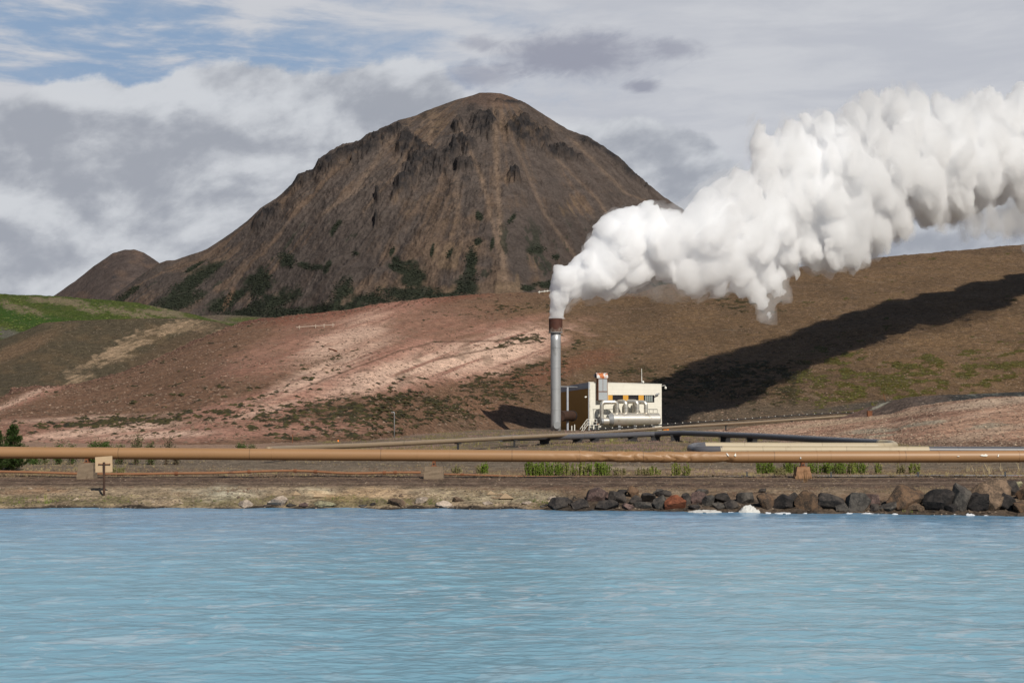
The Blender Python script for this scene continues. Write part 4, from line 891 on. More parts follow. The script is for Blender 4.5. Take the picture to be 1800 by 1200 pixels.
# lamp post, stake, marker cone
def ground_hit(px_, py_):
    k = np.argmin((gr_px-px_)**2+(gr_py-py_)**2); i_ = np.unravel_index(k, gr_px.shape); return Vector((gr_X[i_], gr_Y[i_], gr_Z[i_]))
def hill_hit(H, px_, py_):
    k = np.argmin((H[3]-px_)**2+(H[4]-py_)**2); i_ = np.unravel_index(k, H[3].shape); return Vector((H[0][i_], H[1][i_], H[2][i_]))
a = hill_hit(hm, 693, 775); mb = MB(); zt2 = Zat(726, a.y); mb.tube([(a.x, a.y, a.z-.3), (a.x, a.y, zt2), (a.x-.06, a.y, zt2+.12), (a.x-.25, a.y, zt2+.14)], [.09, .07, .07, .06], 8)
lp = thing('light_pole', a, 'thin pale grey pole standing at the foot of the pink hill, left of the chimney', 'pole'); mb.build('pole', M['greymetal'], lp, smooth=True); MB().box((a.x-.3, a.y, zt2+.12), (.12, .07, .04)).build('lamp_head', M['greymetal'], lp)
MB().tube([(a.x, a.y, a.z-.1), (a.x, a.y, a.z+.25)], .16, 10).build('foot', M['concrete'], lp)
def stake(px_, yb, yt, D, r, mat, label, name='stake', lean=0, hit=None):
    a = hit or P(px_, yb, D); o = MB().tube([(a.x, a.y, a.z-.2), (a.x+lean, a.y, Zat(yt, a.y))], [r, r*.8], 6).tube([(a.x+lean, a.y, Zat(yt, a.y)-.05), (a.x+lean, a.y, Zat(yt, a.y)+.03)], r*1.5, 6).build(name, mat); tag(o, label, 'post'); return o
stake(514, 785, 764, 130, .05, M['rust'], 'short rusty post standing behind the main pipe, left of the orange marker', hit=hill_hit(hm, 514, 784))
a = hill_hit(hm, 594, 783)
mk = thing('road_marker', a, 'small orange marker post behind the main pipe, left of the thin grey pole', 'marker')
MB().tube([(a.x, a.y, a.z), (a.x, a.y, Zat(774, a.y)), (a.x, a.y, Zat(772.5, a.y))], [.16, .10, .02], 10).build('cone', M['orange'], mk, smooth=True); MB().box((a.x, a.y, a.z+.03), (.24, .24, .04)).build('foot', M['black'], mk)
MB().tube([(a.x, a.y, Zat(779, a.y)), (a.x, a.y, Zat(777.6, a.y))], .135, 10).build('stripe', M['white'], mk)
a = hill_hit(hm, 1556, 704); stake(1556, 704, 692.5, 250, .10, M['rust'], 'leaning rusty post above the pale clay mound on the right', lean=-.5, hit=a)
# boards and rails lying on the hillside
def hill_rail(p0, p1, r, mat, name, label, cat, up=.35, posts=False):
    a, b = hill_hit(hm, *p0), hill_hit(hm, *p1); a = a+UZ*up; b = b+UZ*up
    t = thing(name, a-UZ*up, label, cat); MB().tube([a, b], r, 8).build('rail', mat, t)
    if posts:
        for f in (.08, .5, .72, .95):
            q = a.lerp(b, f); MB().box(q-UZ*.3, (.12, .12, .75)).build('post', mat, t)
    return t
hill_rail((520, 578), (588, 573.5), .12, mat_plain('pale_rail', (.34, .27, .22), .7), 'guard_rail', 'long pale pipe rail lying high on the pink slope left of the chimney', 'rail', .5, True)
hill_rail((578, 614.5), (591, 618.5), .16, M['rust'], 'plank', 'short dark plank lying on the pink slope below the pale rail', 'plank', .2)
a = hill_hit(hm, 947, 516)
hill_rail((947, 516), (969, 513.5), .18, M['white'], 'guard_rail', 'short white rail on the hill crest just left of the steam', 'rail', .6, True)
a = hill_hit(hmd, 1527, 723); tag(MB().box(a+UZ*.3, (.35, .3, .4)).box(a+UZ*.75, (.38, .33, .05)).build('junction_box', M['rust']), 'small rusty box on the edge of the clay mound, below the leaning post', 'box')

# ================================================================== STEAM
import openvdb as vdb
LOB = [  # photo x, photo y, radius in photo pixels, sideways (depth) shift in radii
 (978, 558, 10.5, 0), (979, 548, 12, 0), (981, 536, 15, 0), (984, 522, 19, 0), (990, 505, 23, .2), (998, 492, 25, -.3), (1006, 508, 20, 0), (1020, 485, 28, 0), (1035, 505, 22, .3), (1038, 462, 27, 0), (1050, 488, 28, -.4), (1062, 505, 20, .2), (1058, 440, 30, .2),
 (1078, 465, 34, -.2), (1085, 495, 26, .3), (1075, 410, 28, 0), (1085, 392, 22, .3), (1100, 430, 36, -.3), (1110, 395, 27, .1), (1112, 475, 30, 0), (1130, 445, 34, .3), (1140, 405, 34, 0), (1148, 385, 24, -.3), (1168, 430, 36, -.3), (1180, 395, 30, .2), (1185, 460, 32, .2), (1205, 415, 38, -.1), (1205, 480, 26, -.1), (1228, 492, 22, .2), (1225, 450, 36, .3),
 (1235, 385, 36, 0), (1245, 352, 25, .2), (1255, 420, 40, -.3), (1255, 475, 32, 0), (1265, 500, 14, 0), (1275, 340, 30, .3), (1280, 390, 42, .1), (1290, 440, 40, .2), (1300, 475, 30, -.2), (1305, 330, 30, -.2), (1320, 370, 46, .2), (1330, 425, 42, -.2), (1322, 492, 22, .1), (1332, 512, 20, 0), (1339, 526, 16, 0), (1345, 538, 12, 0), (1351, 548, 8.5, 0), (1345, 468, 32, .2), (1362, 495, 20, -.2), (1372, 480, 15, 0), (1368, 512, 10, 0), (1380, 515, 6, 0),
 (1345, 300, 32, 0), (1338, 250, 24, .3), (1350, 270, 30, -.2), (1333, 228, 14, 0), (1365, 330, 48, .3), (1372, 390, 46, 0), (1385, 440, 34, 0), (1390, 280, 44, -.2), (1400, 240, 32, .2), (1415, 340, 52, -.2), (1425, 400, 50, .3), (1428, 440, 30, -.2), (1430, 290, 48, 0), (1423, 215, 18, .4), (1445, 232, 28, -.4), (1460, 350, 54, .3), (1470, 410, 46, -.2), (1462, 440, 32, 0), (1490, 440, 22, .2), (1480, 290, 52, 0), (1490, 240, 36, 0), (1510, 375, 48, .2), (1505, 430, 34, .3), (1548, 405, 34, 0), (1585, 385, 32, .2), (1640, 350, 40, -.2), (1690, 350, 34, 0), (1505, 205, 30, -.3), (1530, 320, 56, -.2), (1540, 255, 50, .2),
 (1540, 395, 34, 0), (1535, 190, 32, .2), (1575, 195, 38, -.2), (1580, 290, 60, 0), (1565, 350, 42, .1), (1615, 190, 32, 0), (1600, 235, 46, .3), (1625, 320, 54, -.3), (1635, 260, 56, 0), (1650, 175, 15, .5), (1660, 200, 26, 0), (1670, 330, 42, .3), (1680, 285, 58, 0), (1685, 235, 44, -.2), (1715, 205, 36, .2), (1740, 190, 34, -.1), (1725, 305, 56, .2), (1735, 255, 54, -.1), (1770, 215, 44, .3), (1775, 285, 58, -.2), (1800, 195, 36, 0), (1815, 255, 60, 0), (1830, 310, 50, .2), (1850, 200, 50, 0), (1870, 270, 62, 0), (1910, 230, 62, .2), (1925, 290, 54, -.2), (1960, 240, 60, 0), (2000, 215, 60, .2), (2030, 250, 62, 0), (2070, 205, 64, -.2), (2100, 255, 60, .2), (2150, 215, 66, 0), (2200, 235, 64, 0), (2250, 205, 66, 0), (2310, 220, 60, 0)]
YPL = lambda x: 243.0+max(0, x-978)*.03+max(0, x-1280)*.20+max(0, x-1500)*.14
def wob_(gy, gz_): return (3.0*vnoise(gy[:, None]/7, gz_[None, :]/7, 0.0, 77))[None]
def plume(LOB=LOB, vx=.54, k1=1.0, cut=None, nb=9, ampk=1.0, iso=0.0, seed=401, thick=1.0):
    L = []
    for px_, py_, r_, sh_ in LOB:
        D = YPL(px_); r = r_*D/F; w = P(px_, py_, D); L.append((w.x, sh_*r*1.3*thick, w.z, r))
        if px_ > 1150 and r_ > 25: L.append((w.x+r*.2, r*1.5, w.z-r*.15, r*.8)); (px_ > 1450) and L.append((w.x-r*.2, -r*1.1, w.z-r*.2, r*.7))  # twin lobes in depth, added to broaden the plume's shadow on the hill
    # smaller puffs budding from the big ones
    rnd = random.Random(4)
    for x, y, z, r in list(L):
        for _ in range(nb if r > 2.4 else 5):
            v = Vector((rnd.gauss(0, 1), rnd.gauss(0, 1), rnd.gauss(0, 1))).normalized(); k = rnd.uniform(.20, .45)
            L.append((x+v.x*r*.80, y+v.y*r*.8, z+v.z*r*.80, r*k))
    for x, y, z, r in list(L):
        if .9 < r < 2.6 and iso == 0:
            for _ in range(5):
                v = Vector((rnd.gauss(0, 1), rnd.gauss(0, 1), rnd.gauss(0, 1))).normalized(); k = rnd.uniform(.26, .5)
                L.append((x+v.x*r*.85, y+v.y*r*.85, z+v.z*r*.85, r*k))
    L = np.array(L); x0, x1 = L[:, 0].min()-4, L[:, 0].max()+8; z0, z1 = P(978, 559.5, 243).z-.1, (L[:, 2]+L[:, 3]).max()+4
    y0, y1 = (L[:, 1]-L[:, 3]).min()-3, (L[:, 1]+L[:, 3]).max()+3
    nx, ny, nz = int((x1-x0)/vx)+1, int((y1-y0)/vx)+1, int((z1-z0)/vx)+1
    Fd = np.full((nx, ny, nz), 3.0, np.float32)
    gx, gy, gz_ = x0+np.arange(nx)*vx, y0+np.arange(ny)*vx, z0+np.arange(nz)*vx
    for x, y, z, r in L:
        R_ = r+(3 if r > 1.3 else .9); a = [max(0, int((q-R_-o)/vx)) for q, o in ((x, x0), (y, y0), (z, z0))]; b = [min(n, int((q+R_-o)/vx)+2) for q, o, n in ((x, x0, nx), (y, y0, ny), (z, z0, nz))]
        if min(b[i]-a[i] for i in range(3)) <= 0: continue
        d = np.sqrt((gx[a[0]:b[0], None, None]-x)**2+(gy[None, a[1]:b[1], None]-y)**2+(gz_[None, None, a[2]:b[2]]-z)**2)-r
        sl = Fd[a[0]:b[0], a[1]:b[1], a[2]:b[2]]; np.minimum(sl, d, out=sl)
    # billowing displacement near the surface
    I = np.argwhere(np.abs(Fd) < 2.9); X_, Y_, Z_ = gx[I[:, 0]], gy[I[:, 1]], gz_[I[:, 2]]
    amp = np.clip((X_-cb.x)/40, .34, 1.0); fr = .70+1.0*(1-np.clip((X_-cb.x)/45, 0, 1))
    n = 0; aa = 1.0; f = .22
    for o in range(5):
        ca, sa = math.cos(.7+o), math.sin(.7+o); xr, zr = X_*ca+Z_*sa, Z_*ca-X_*sa; yr, zr = Y_*.8+zr*.6, zr*.8-Y_*.6
        q = vnoise(xr*f*fr+3*o, yr*f*fr+5*o, zr*f*fr+7*o, seed+o); n = n+aa*(2.4*np.sqrt(q*q+.006)-.8); aa *= .68; f *= 2.2
    Fd[I[:, 0], I[:, 1], I[:, 2]] -= (amp*.85*ampk*n).astype(np.float32)
    if cut: Fd = np.maximum(Fd, np.maximum(cut[0]+.0+wob_(gy, gz_)-gx[:, None, None], gx[:, None, None]-cut[1]-wob_(gy, gz_))).astype(np.float32)
    G_ = vdb.FloatGrid(3.0); G_.copyFromArray(Fd); G_.transform = vdb.createLinearTransform(voxelSize=vx)
    pts, tris, quads = G_.convertToPolygons(isovalue=iso, adaptivity=0.0)
    pts = np.array(pts, float)+np.array([x0, y0, z0])
    pts[:, 2] = np.maximum(pts[:, 2], z0+.02)
    Dp = 243.0+np.clip(pts[:, 0]-cb.x, 0, None)*F/243/1.0*0
    # each point drifts away from the viewer with distance from the chimney
    xx = pts[:, 0]; k = .165*F
    # x = (px-HX)/F*D, D = 243+(px-978)*.165  ->  solve D for given x
    pxs = np.linspace(960, 2500, 500); Ds = np.array([YPL(q) for q in pxs]); Xs = (pxs-HX)/F*Ds
    pts[:, 1] += np.interp(xx, Xs, Ds)
    return pts, quads, tris
def steam_mat(name, dens, alb, an=.15):
    m, g = mat_new(name); v = g.new('ShaderNodeVolumePrincipled'); v.inputs['Color'].default_value = (alb*.993, alb*.997, min(.999, alb*1.004), 1); v.inputs['Density'].default_value = dens; v.inputs['Anisotropy'].default_value = an
    o_ = g.new('ShaderNodeOutputMaterial'); g.t.links.new(v.outputs[0], o_.inputs[1]); return m
X1, X2 = P(1165, 400, YPL(1165)).x, P(1480, 330, YPL(1480)).x
def steam(mat, label, **k):
    pts, quads, tris = plume(**k); quads = np.asarray(quads, np.int32); tris = np.asarray(tris, np.int32).reshape(-1, 3)
    st = mesh_from('steam', pts, np.concatenate([quads.ravel(), tris.ravel()]), np.concatenate([np.full(len(quads), 4), np.full(len(tris), 3)]), mat)
    tag(st, label, 'steam', kind='stuff')
steam(steam_mat('dense_steam', 1.5, .985), 'brilliant white dense steam pouring from the chimney mouth', cut=(-99, X1), vx=.32, nb=14)
steam(steam_mat('steam', .68, .977), 'white billowing steam in the middle of the plume over the hill', cut=(X1, X2), nb=12, vx=.46, ampk=1.2)
steam(steam_mat('thin_steam', .34, .962), 'broad greyish steam drifting off to the right edge', cut=(X2, 999), ampk=1.25, nb=12)  # lower albedo puts the cloud shade on the far steam into its colour
# the thin outer vapour that softens the rims
steam(steam_mat('vapour', .07, .96), 'thin outer vapour along the rims of the plume', cut=(X1-14, 999), nb=6, vx=.6, ampk=1.5, iso=.75, seed=977)
steam(steam_mat('vapour', .13, .97), 'thin outer vapour around the first part of the plume', cut=(P(1010, 500, 244).x, X1-13.9), nb=6, vx=.36, ampk=1.5, iso=.30, seed=933)
steam(steam_mat('faint_steam', .055, .90), 'faint grey steam hanging below the plume at the right edge', LOB=[(1660, 385, 22, 0), (1700, 380, 30, 0), (1735, 375, 32, .2), (1765, 385, 30, 0), (1800, 370, 40, 0), (1830, 390, 34, 0), (1870, 360, 50, 0), (1150, 500, 26, .3), (1120, 505, 20, 0), (1190, 500, 22, 0)], ampk=2.0)

# ================================================================== BOULDERS
def mat_rock(name, c_, c2, c3=None):
    m, g = mat_new(name); p = geo(g); n = g.noise(p, 2.2, 6, .65); n2 = g.noise(p, 14, 4, .7)
    oi = g.new('ShaderNodeObjectInfo')
    cc = g.mix(g.sm(n, .42, .62), c_, c2); cc = g.mix(g.mul(g.sm(n2, .45, .75), .5), cc, tuple(x*1.9 for x in c2))
    if c3: cc = g.mix(g.mul(g.sm(g.noise(p, 3.1, 5), .55, .65), .7), cc, c3)
    finish(g, cc, .85, bump=g.add(n, g.mul(n2, .5)), bs=.7, bd=.06, spec=.25); return m
RK = {'black': mat_rock('black_basalt', (.011, .010, .010), (.032, .027, .025)), 'dark': mat_rock('dark_basalt', (.018, .016, .016), (.055, .046, .040)), 'grey': mat_rock('grey_basalt', (.032, .029, .027), (.078, .069, .060)),
      'brown': mat_rock('brown_basalt', (.036, .027, .021), (.115, .07, .042)), 'tan': mat_rock('tan_rock', (.065, .046, .032), (.165, .112, .075)), 'orange': mat_rock('red_scoria', (.10, .033, .017), (.19, .065, .032)),
      'reddish': mat_rock('reddish_basalt', (.05, .034, .031), (.125, .082, .072)), 'pale': mat_rock('pale_rock', (.20, .16, .13), (.38, .31, .25)), 'lichen': mat_rock('lichened_rock', (.07, .06, .045), (.28, .26, .16))}
def rock_mesh(seed, w, h, d, cuts=24, sub=4, rough=.010):
    r_ = random.Random(seed); import bmesh
    bm = bmesh.new(); bmesh.ops.create_icosphere(bm, subdivisions=sub, radius=1)
    pl = [(Vector((r_.gauss(0, 1), r_.gauss(0, 1), r_.gauss(0, .9))).normalized(), r_.uniform(.36, .80)) for _ in range(cuts)]
    co = np.array([v.co[:] for v in bm.verts]); fc = np.array([[v.index for v in f.verts] for f in bm.faces]); bm.free()
    rad = np.ones(len(co))*1.05
    for n, dd in pl:
        dt = co@np.array(n); rad = np.where(dt > .12, np.minimum(rad, dd/np.maximum(dt, .12)), rad)
    rad = rad*(1+rough*fbm(co[:, 0]*2.2+seed, co[:, 1]*2.2, co[:, 2]*2.2+.01, 4, seed)*2)
    v = co*rad[:, None]; mn, mx = v.min(0), v.max(0); v = (v-(mn+mx)/2)/((mx-mn)/2)
    return v*np.array([w/2, d/2, h/2]), fc
def rock(name, seed, px_, py_, w, h, mat, label, cat='boulder', group='boulders along the shore', set_back=.35, dep=.85, sub=4):
    """px,py centre and w,h in photo pixels; the rock rests on the bank"""
    Ds = float(shoreY(px_)); base = py_+h/2
    # depth where the bank surface appears at the rock's lower edge
    ys = np.linspace(Ds-.3, Ds+7, 160); xx = tanx(px_)*ys; zz = gheight(xx[None, :], ys[None, :])[0]; pyy = px_of(xx, ys, zz)[1]
    ok = np.where(pyy <= base)[0]; D = ys[ok[0]] if len(ok) else Ds
    k = mpp(D); W_, H_ = w*k, h*k; dd = min(W_*dep, H_*1.6)
    yc = D+dd*.40; v, fc = rock_mesh(seed, W_*1.14, H_*1.18, dd, sub=sub)
    c_ = P(px_, py_+h*.06, yc); rz = Vector((c_.x, yc, c_.z))
    zb = v[:, 2].min()+rz.z
    o = mesh_from(name, v+np.array(rz), fc.ravel(), np.full(len(fc), 3), RK[mat], smooth=False, loc=tuple(rz)); tag(o, label, cat, group); return o
BL = [(981, 885, 33, 22, 'dark', 'dark grey boulder at the left end of the boulder row'), (1018, 886, 31, 19, 'dark', 'flat dark boulder, second from the left end of the row'), (1050, 869, 38, 25, 'reddish', 'brown block on top of the row, near its left end'),
 (1067, 887, 36, 18, 'dark', 'dark boulder at the water below the brown block'), (1085, 874, 30, 23, 'dark', 'dark boulder just right of the brown block'), (1094, 865, 18, 10, 'black', 'small black rock behind the stones right of the brown block'), (1112, 864, 19, 20, 'brown', 'upright brown grey rock topping the row left of the orange boulder'),
 (1117, 879, 20, 18, 'dark', 'dark stone under the upright brown grey rock'), (1106, 890, 22, 12, 'reddish', 'small reddish brown stone at the water, left of the orange boulder'), (1139, 875, 24, 18, 'dark', 'dark rock between the upright rock and the orange boulder'), (1132, 889, 34, 15, 'grey', 'low pale grey wedge at the water left of the orange boulder'),
 (1162, 883, 28, 26, 'grey', 'grey slanting boulder touching the left side of the orange one'), (1186, 884, 34, 29, 'orange', 'rusty orange boulder, the only orange one in the row'), (1165, 867, 27, 13, 'dark', 'dark rock on top behind the orange boulder'), (1158, 864, 18, 10, 'grey', 'small grey rock at the back, upper left of the orange boulder'),
 (1206, 876, 19, 20, 'dark', 'small dark boulder touching the right side of the orange one'), (1227, 874, 28, 22, 'reddish', 'reddish grey boulder above the white foam sheet'), (1234, 865, 22, 11, 'grey', 'flat grey stone on top, above the reddish grey boulder'), (1245, 880, 20, 20, 'grey', 'grey boulder left of the white plastic heap, above the foam'),
 (1222, 891, 24, 10, 'dark', 'low dark stone behind the left end of the foam sheet'), (1270, 875, 29, 18, 'black', 'black boulder just left of the white plastic heap, upper row'), (1264, 889, 22, 13, 'grey', 'small grey stone at the foam, under the black boulder'), (1285, 887, 23, 17, 'dark', 'dark stone touching the left edge of the white plastic heap'),
 (1310, 875, 28, 20, 'grey', 'grey boulder directly behind the white plastic heap'), (1346, 881, 28, 31, 'brown', 'brown pointed boulder just right of the white plastic heap'), (1378, 883, 41, 28, 'black', 'black rounded boulder, second right of the white plastic heap'), (1420, 879, 44, 36, 'brown', 'square brown boulder in front of the weedy concrete support'),
 (1459, 882, 44, 32, 'dark', 'dark boulder right of the square brown one'), (1480, 890, 22, 18, 'grey', 'small grey brown stone filling the gap in the middle right'), (1507, 882, 40, 34, 'grey', 'grey boulder with a pale slanting face, middle of the right half'), (1530, 880, 30, 25, 'reddish', 'reddish boulder behind the pale faced grey one'),
 (1537, 892, 15, 13, 'dark', 'tiny dark stone at the water below the reddish boulder'), (1562, 891, 41, 20, 'grey', 'low greenish grey boulder below the big brown one'), (1588, 874, 62, 46, 'brown', 'big brown boulder with a flat rusty top, left of the black ones'), (1610, 891, 28, 17, 'tan', 'small tan stone at the foot of the big flat topped boulder'),
 (1650, 880, 52, 40, 'black', 'wide black boulder between the flat topped one and the grey slab'), (1690, 875, 36, 50, 'grey', 'upright grey slab left of the biggest tan boulder'), (1718, 884, 46, 36, 'black', 'black boulder in the shade under the biggest tan one'), (1738, 871, 68, 56, 'tan', 'biggest boulder of all, smooth tan face, near the right edge'),
 (1778, 858, 28, 26, 'dark', 'dark boulder on top near the right edge, under the lichened rock'), (1768, 881, 32, 32, 'black', 'black boulder low at the right edge, beside the biggest tan one'), (1799, 868, 26, 22, 'brown', 'brown boulder cut by the right edge, upper one'), (1797, 891, 32, 20, 'brown', 'brown boulder cut by the right edge, lower one'), (1787, 851, 18, 11, 'lichen', 'small pale green lichened rock topping the pile at the right edge'),
 (1672, 893, 24, 16, 'black', 'low black stone at the foot of the upright grey slab'), (1393, 872, 18, 14, 'dark', 'small dark rock behind the gap between black and square brown boulders'), (1620, 873, 16, 14, 'dark', 'small dark rock behind the right shoulder of the flat topped boulder'), (1340, 862, 12, 8, 'dark', 'tiny dark rock on the bank above the pointed brown boulder'), (1001, 882, 12, 12, 'black', 'small black rock wedged between the two leftmost dark boulders')]
for i_, (a, b, w, h, mt, lab) in enumerate(BL): rock('boulder', 500+i_*3, a, b, w, h, mt, lab)
for i_, (a, b, w, h, mt, lab) in enumerate([(432, 884.5, 25, 14, 'pale', 'pale pinkish rock alone at the waterline, leftmost of the shore rocks'), (487, 881.5, 32, 21, 'pale', 'largest whitish rock on the left shore, at the waterline'), (512, 888, 18, 8, 'grey', 'small grey stone touching the right of the largest whitish rock'), (534, 887.5, 15, 10, 'reddish', 'small reddish stone with a pale top, left of the yellow crusted slab'),
      (570, 886, 38, 12, 'lichen', 'flat slab with a yellowish crust at the left waterline'), (638, 889, 14, 6, 'grey', 'tiny grey stone at the water left of the tan block'), (655, 886, 9, 7, 'dark', 'tiny dark stone under the grassy edge left of the tan block'), (699, 884, 30, 17, 'tan', 'tan brown block at the water, left of the small whitish rock'), (741, 879, 19, 12, 'pale', 'small whitish rock above the shade hollow, mid shore'),
      (781, 886, 28, 13, 'pale', 'pale rounded rock at the water, right of the small whitish one'), (808, 877, 24, 10, 'tan', 'tan slab lying on the bank above the pale rounded rock'), (858, 884, 18, 7, 'pale', 'small pale stone in the bank, in the grassy mid shore'), (925, 884, 16, 7, 'pale', 'small pale stone near the left end of the boulder row'), (970, 876, 14, 8, 'pale', 'pale stone on the bank just above the leftmost dark boulder'), (470, 889, 12, 5, 'dark', 'tiny dark stone left of the largest whitish rock'), (955, 890, 12, 5, 'grey', 'tiny grey stone at the water before the boulder row')]):
    rock('shore_rock', 900+i_*5, a, b, w, h, mt, lab, 'rock', 'single rocks on the left shore', sub=3)
RK['chip'] = mat_attr('stone_chips', .9, .3, 20)

# crumpled plastic sheet and foam at the waterline
m, g = mat_new('white_plastic'); p = geo(g); n = g.noise(p, 5, 5, .7); cc = g.mix(n, (.30, .30, .28), (.62, .62, .60)); finish(g, cc, .55, bump=n, bs=.6, bd=.05, **{'Transmission Weight': .0}); M['plastic'] = m
def crumple(name, px_, py_, w, h, seed, label, cat, grp=None, D=None, lump=1.0, mat=None):
    Ds = float(shoreY(px_)); D = D or Ds-.05; k = mpp(D); c_ = P(px_, py_, D); n_ = 46; a = np.linspace(-1, 1, n_); gx, gy = np.meshgrid(a, a, indexing='ij')
    r = np.hypot(gx, gy)+.13*fbm(gx*2+seed, gy*2, 0, 3, seed); z = np.clip(1-r**2, 0, 1)**.6*h*k*(.62+.5*fbm(gx*2.2+seed, gy*2.2, 0, 4, seed+3)*lump)
    th = ridge(gx*2.5+seed, gy*2.5, 4, seed+5); z = z*(.82+.30*th)-.05*(r > .95)
    X_ = c_.x+gx*w*k/2*(1+.0*z); Y_ = D+gy*w*k*.28+.15; bz = max(0.0, float(gz(c_.x, D+.1)))*.0
    zz = np.maximum(z, -.05)+.0
    keep = r < 1.02; i = np.arange(n_*n_).reshape(n_, n_); kq = keep[:-1, :-1] & keep[1:, :-1] & keep[:-1, 1:] & keep[1:, 1:]
    q = np.stack([i[:-1, :-1][kq], i[1:, :-1][kq], i[1:, 1:][kq], i[:-1, 1:][kq]], -1)
    o = mesh_from(name, np.stack([X_, Y_, zz], -1).reshape(-1, 3), q.ravel(), np.full(len(q), 4), mat or M['plastic'], smooth=True); tag(o, label, cat, grp); return o
crumple('plastic_sheet', 1318, 892, 42, 17, 41, 'crumpled white plastic heap at the waterline between grey and brown boulders', 'plastic sheet')
m, g = mat_new('foam'); finish(g, (.52, .54, .57), .8, spec=.2); M['foam'] = m
crumple('foam_patch', 1240, 897, 62, 7, 9, 'long white foam sheet at the waterline below the orange boulder', 'foam', 'white foam patches on the water')
for n_, (a, b, w, h, lab) in enumerate([(1288, 898.5, 16, 3, 'tiny foam patch between the long foam sheet and the plastic heap'), (1350, 899.5, 14, 2, 'thin foam patch just right of the plastic heap'), (1378, 901, 34, 2.5, 'thin foam streak under the black rounded boulder'), (1418, 901.5, 14, 2, 'small foam streak under the square brown boulder'), (1495, 902.5, 16, 4, 'small foam lump left of the pale faced grey boulder'), (1527, 903, 30, 5, 'bright foam pair under the pale faced grey boulder'), (1548, 903.5, 14, 2.5, 'small foam bit right of the bright foam pair'), (1575, 904.5, 14, 3.5, 'single foam lump under the big flat topped boulder'),
        (1662, 905, 16, 3, 'small foam lump under the wide black boulder'), (1680, 905, 20, 4.5, 'foam lump under the upright grey slab'), (1708, 905.5, 30, 6, 'brightest foam heap under the biggest tan boulder'), (1735, 906.5, 14, 2, 'thin foam bit right of the brightest foam heap'), (1645, 904.5, 10, 2, 'tiny foam bit at the right end of the row, left of the small lump')]):
    crumple('foam_patch', a, b, w*.9, h*.8, 20+n_*7, lab, 'foam', 'white foam patches on the water', mat=M['foam'])
bpy.data.objects['foam_patch'].data.materials[0] = M['plastic']

# ================================================================== VEGETATION
def leaf_arrays():
    return [], [], []
class Leafy:
    def __init__(s): s.v = []; s.f = []; s.c = []
    def quad(s, p, d, w, l, c, n=None):
        d = Vector(d).normalized(); sdv = d.cross(Vector(n) if n is not None else Vector((random.gauss(0, 1), random.gauss(0, 1), random.gauss(0, 1)))); sdv.normalize(); b = len(s.v)
        s.v += [p-sdv*w*.2, p+d*l*.5-sdv*w*.5, p+d*l, p+d*l*.5+sdv*w*.5]; s.f.append((b, b+1, b+2, b+3)); s.c += [c]*4
    def blade(s, p, d, w, l, c, bend=.3):
        d = Vector(d); b = len(s.v); sdv = Vector((random.gauss(0, 1), random.gauss(0, .5), 0)).normalized()*w; m_ = p+d*l*.55; t = p+d*l+Vector((d.x, d.y, -.2))*l*bend
        s.v += [p-sdv, p+sdv, m_+sdv*.7, m_-sdv*.7, t]; s.f += [(b, b+1, b+2, b+3), (b+3, b+2, b+4)]; s.c += [c]*5
    def build(s, name, mat, parent=None, loc=(0, 0, 0)):
        base = np.array(wloc(parent)) if parent else np.zeros(3)
        return mesh_from(name, np.array([q[:] for q in s.v])-base, [i for f in s.f for i in f], [len(f) for f in s.f], mat, np.array(s.c), smooth=False, parent=parent, loc=loc)
M['bark'] = mat_plain('bark', (.09, .06, .04), .95)
def tone(c_, r_=.25): k = random.uniform(1-r_, 1+r_); return (c_[0]*k, c_[1]*k, c_[2]*k)
def upright_plant(px_, w, ytop, ybase, D, c_, label, dens=1.0, grp='green upright plants behind the main pipe', name='shrub', cat='plant'):
    random.seed(int(px_*7)); b = P(px_, ybase, D); b.z = gz(b.x, b.y)-.02; k = mpp(D); H = (ybase-ytop)*k; W_ = w*k/2
    t = thing(name, b, label, cat, grp); L = Leafy(); st_ = MB()
    for _ in range(int(max(5, w*1.9*dens))):
        ox = random.uniform(-1, 1)*W_; oy = random.uniform(-.35, .35); hh = H*random.uniform(.55, 1.08)*(1-.25*(abs(ox)/max(W_, .01))**2); p0 = b+Vector((ox, oy, 0)); dr = Vector((ox/max(W_, .1)*.12+random.gauss(0, .06), random.gauss(0, .06), 1)).normalized()
        st_.tube([p0, p0+dr*hh*.9], .006, 3, False)
        for j in range(int(22*hh/.9)+6):
            f = random.random(); q = p0+dr*hh*f; a = random.uniform(0, 6.28); rr = .055*(1.15-f)
            L.quad(q, Vector((math.cos(a)*.6, math.sin(a)*.6, 1.0)), .055, random.uniform(.06, .12), tone(c_, .35))
    st_.build('stem', M['bark'], t); L.build('foliage', M['gcol'], t); return t
gA = (.10, .155, .016); gB = (.14, .17, .03); gC = (.16, .15, .06)
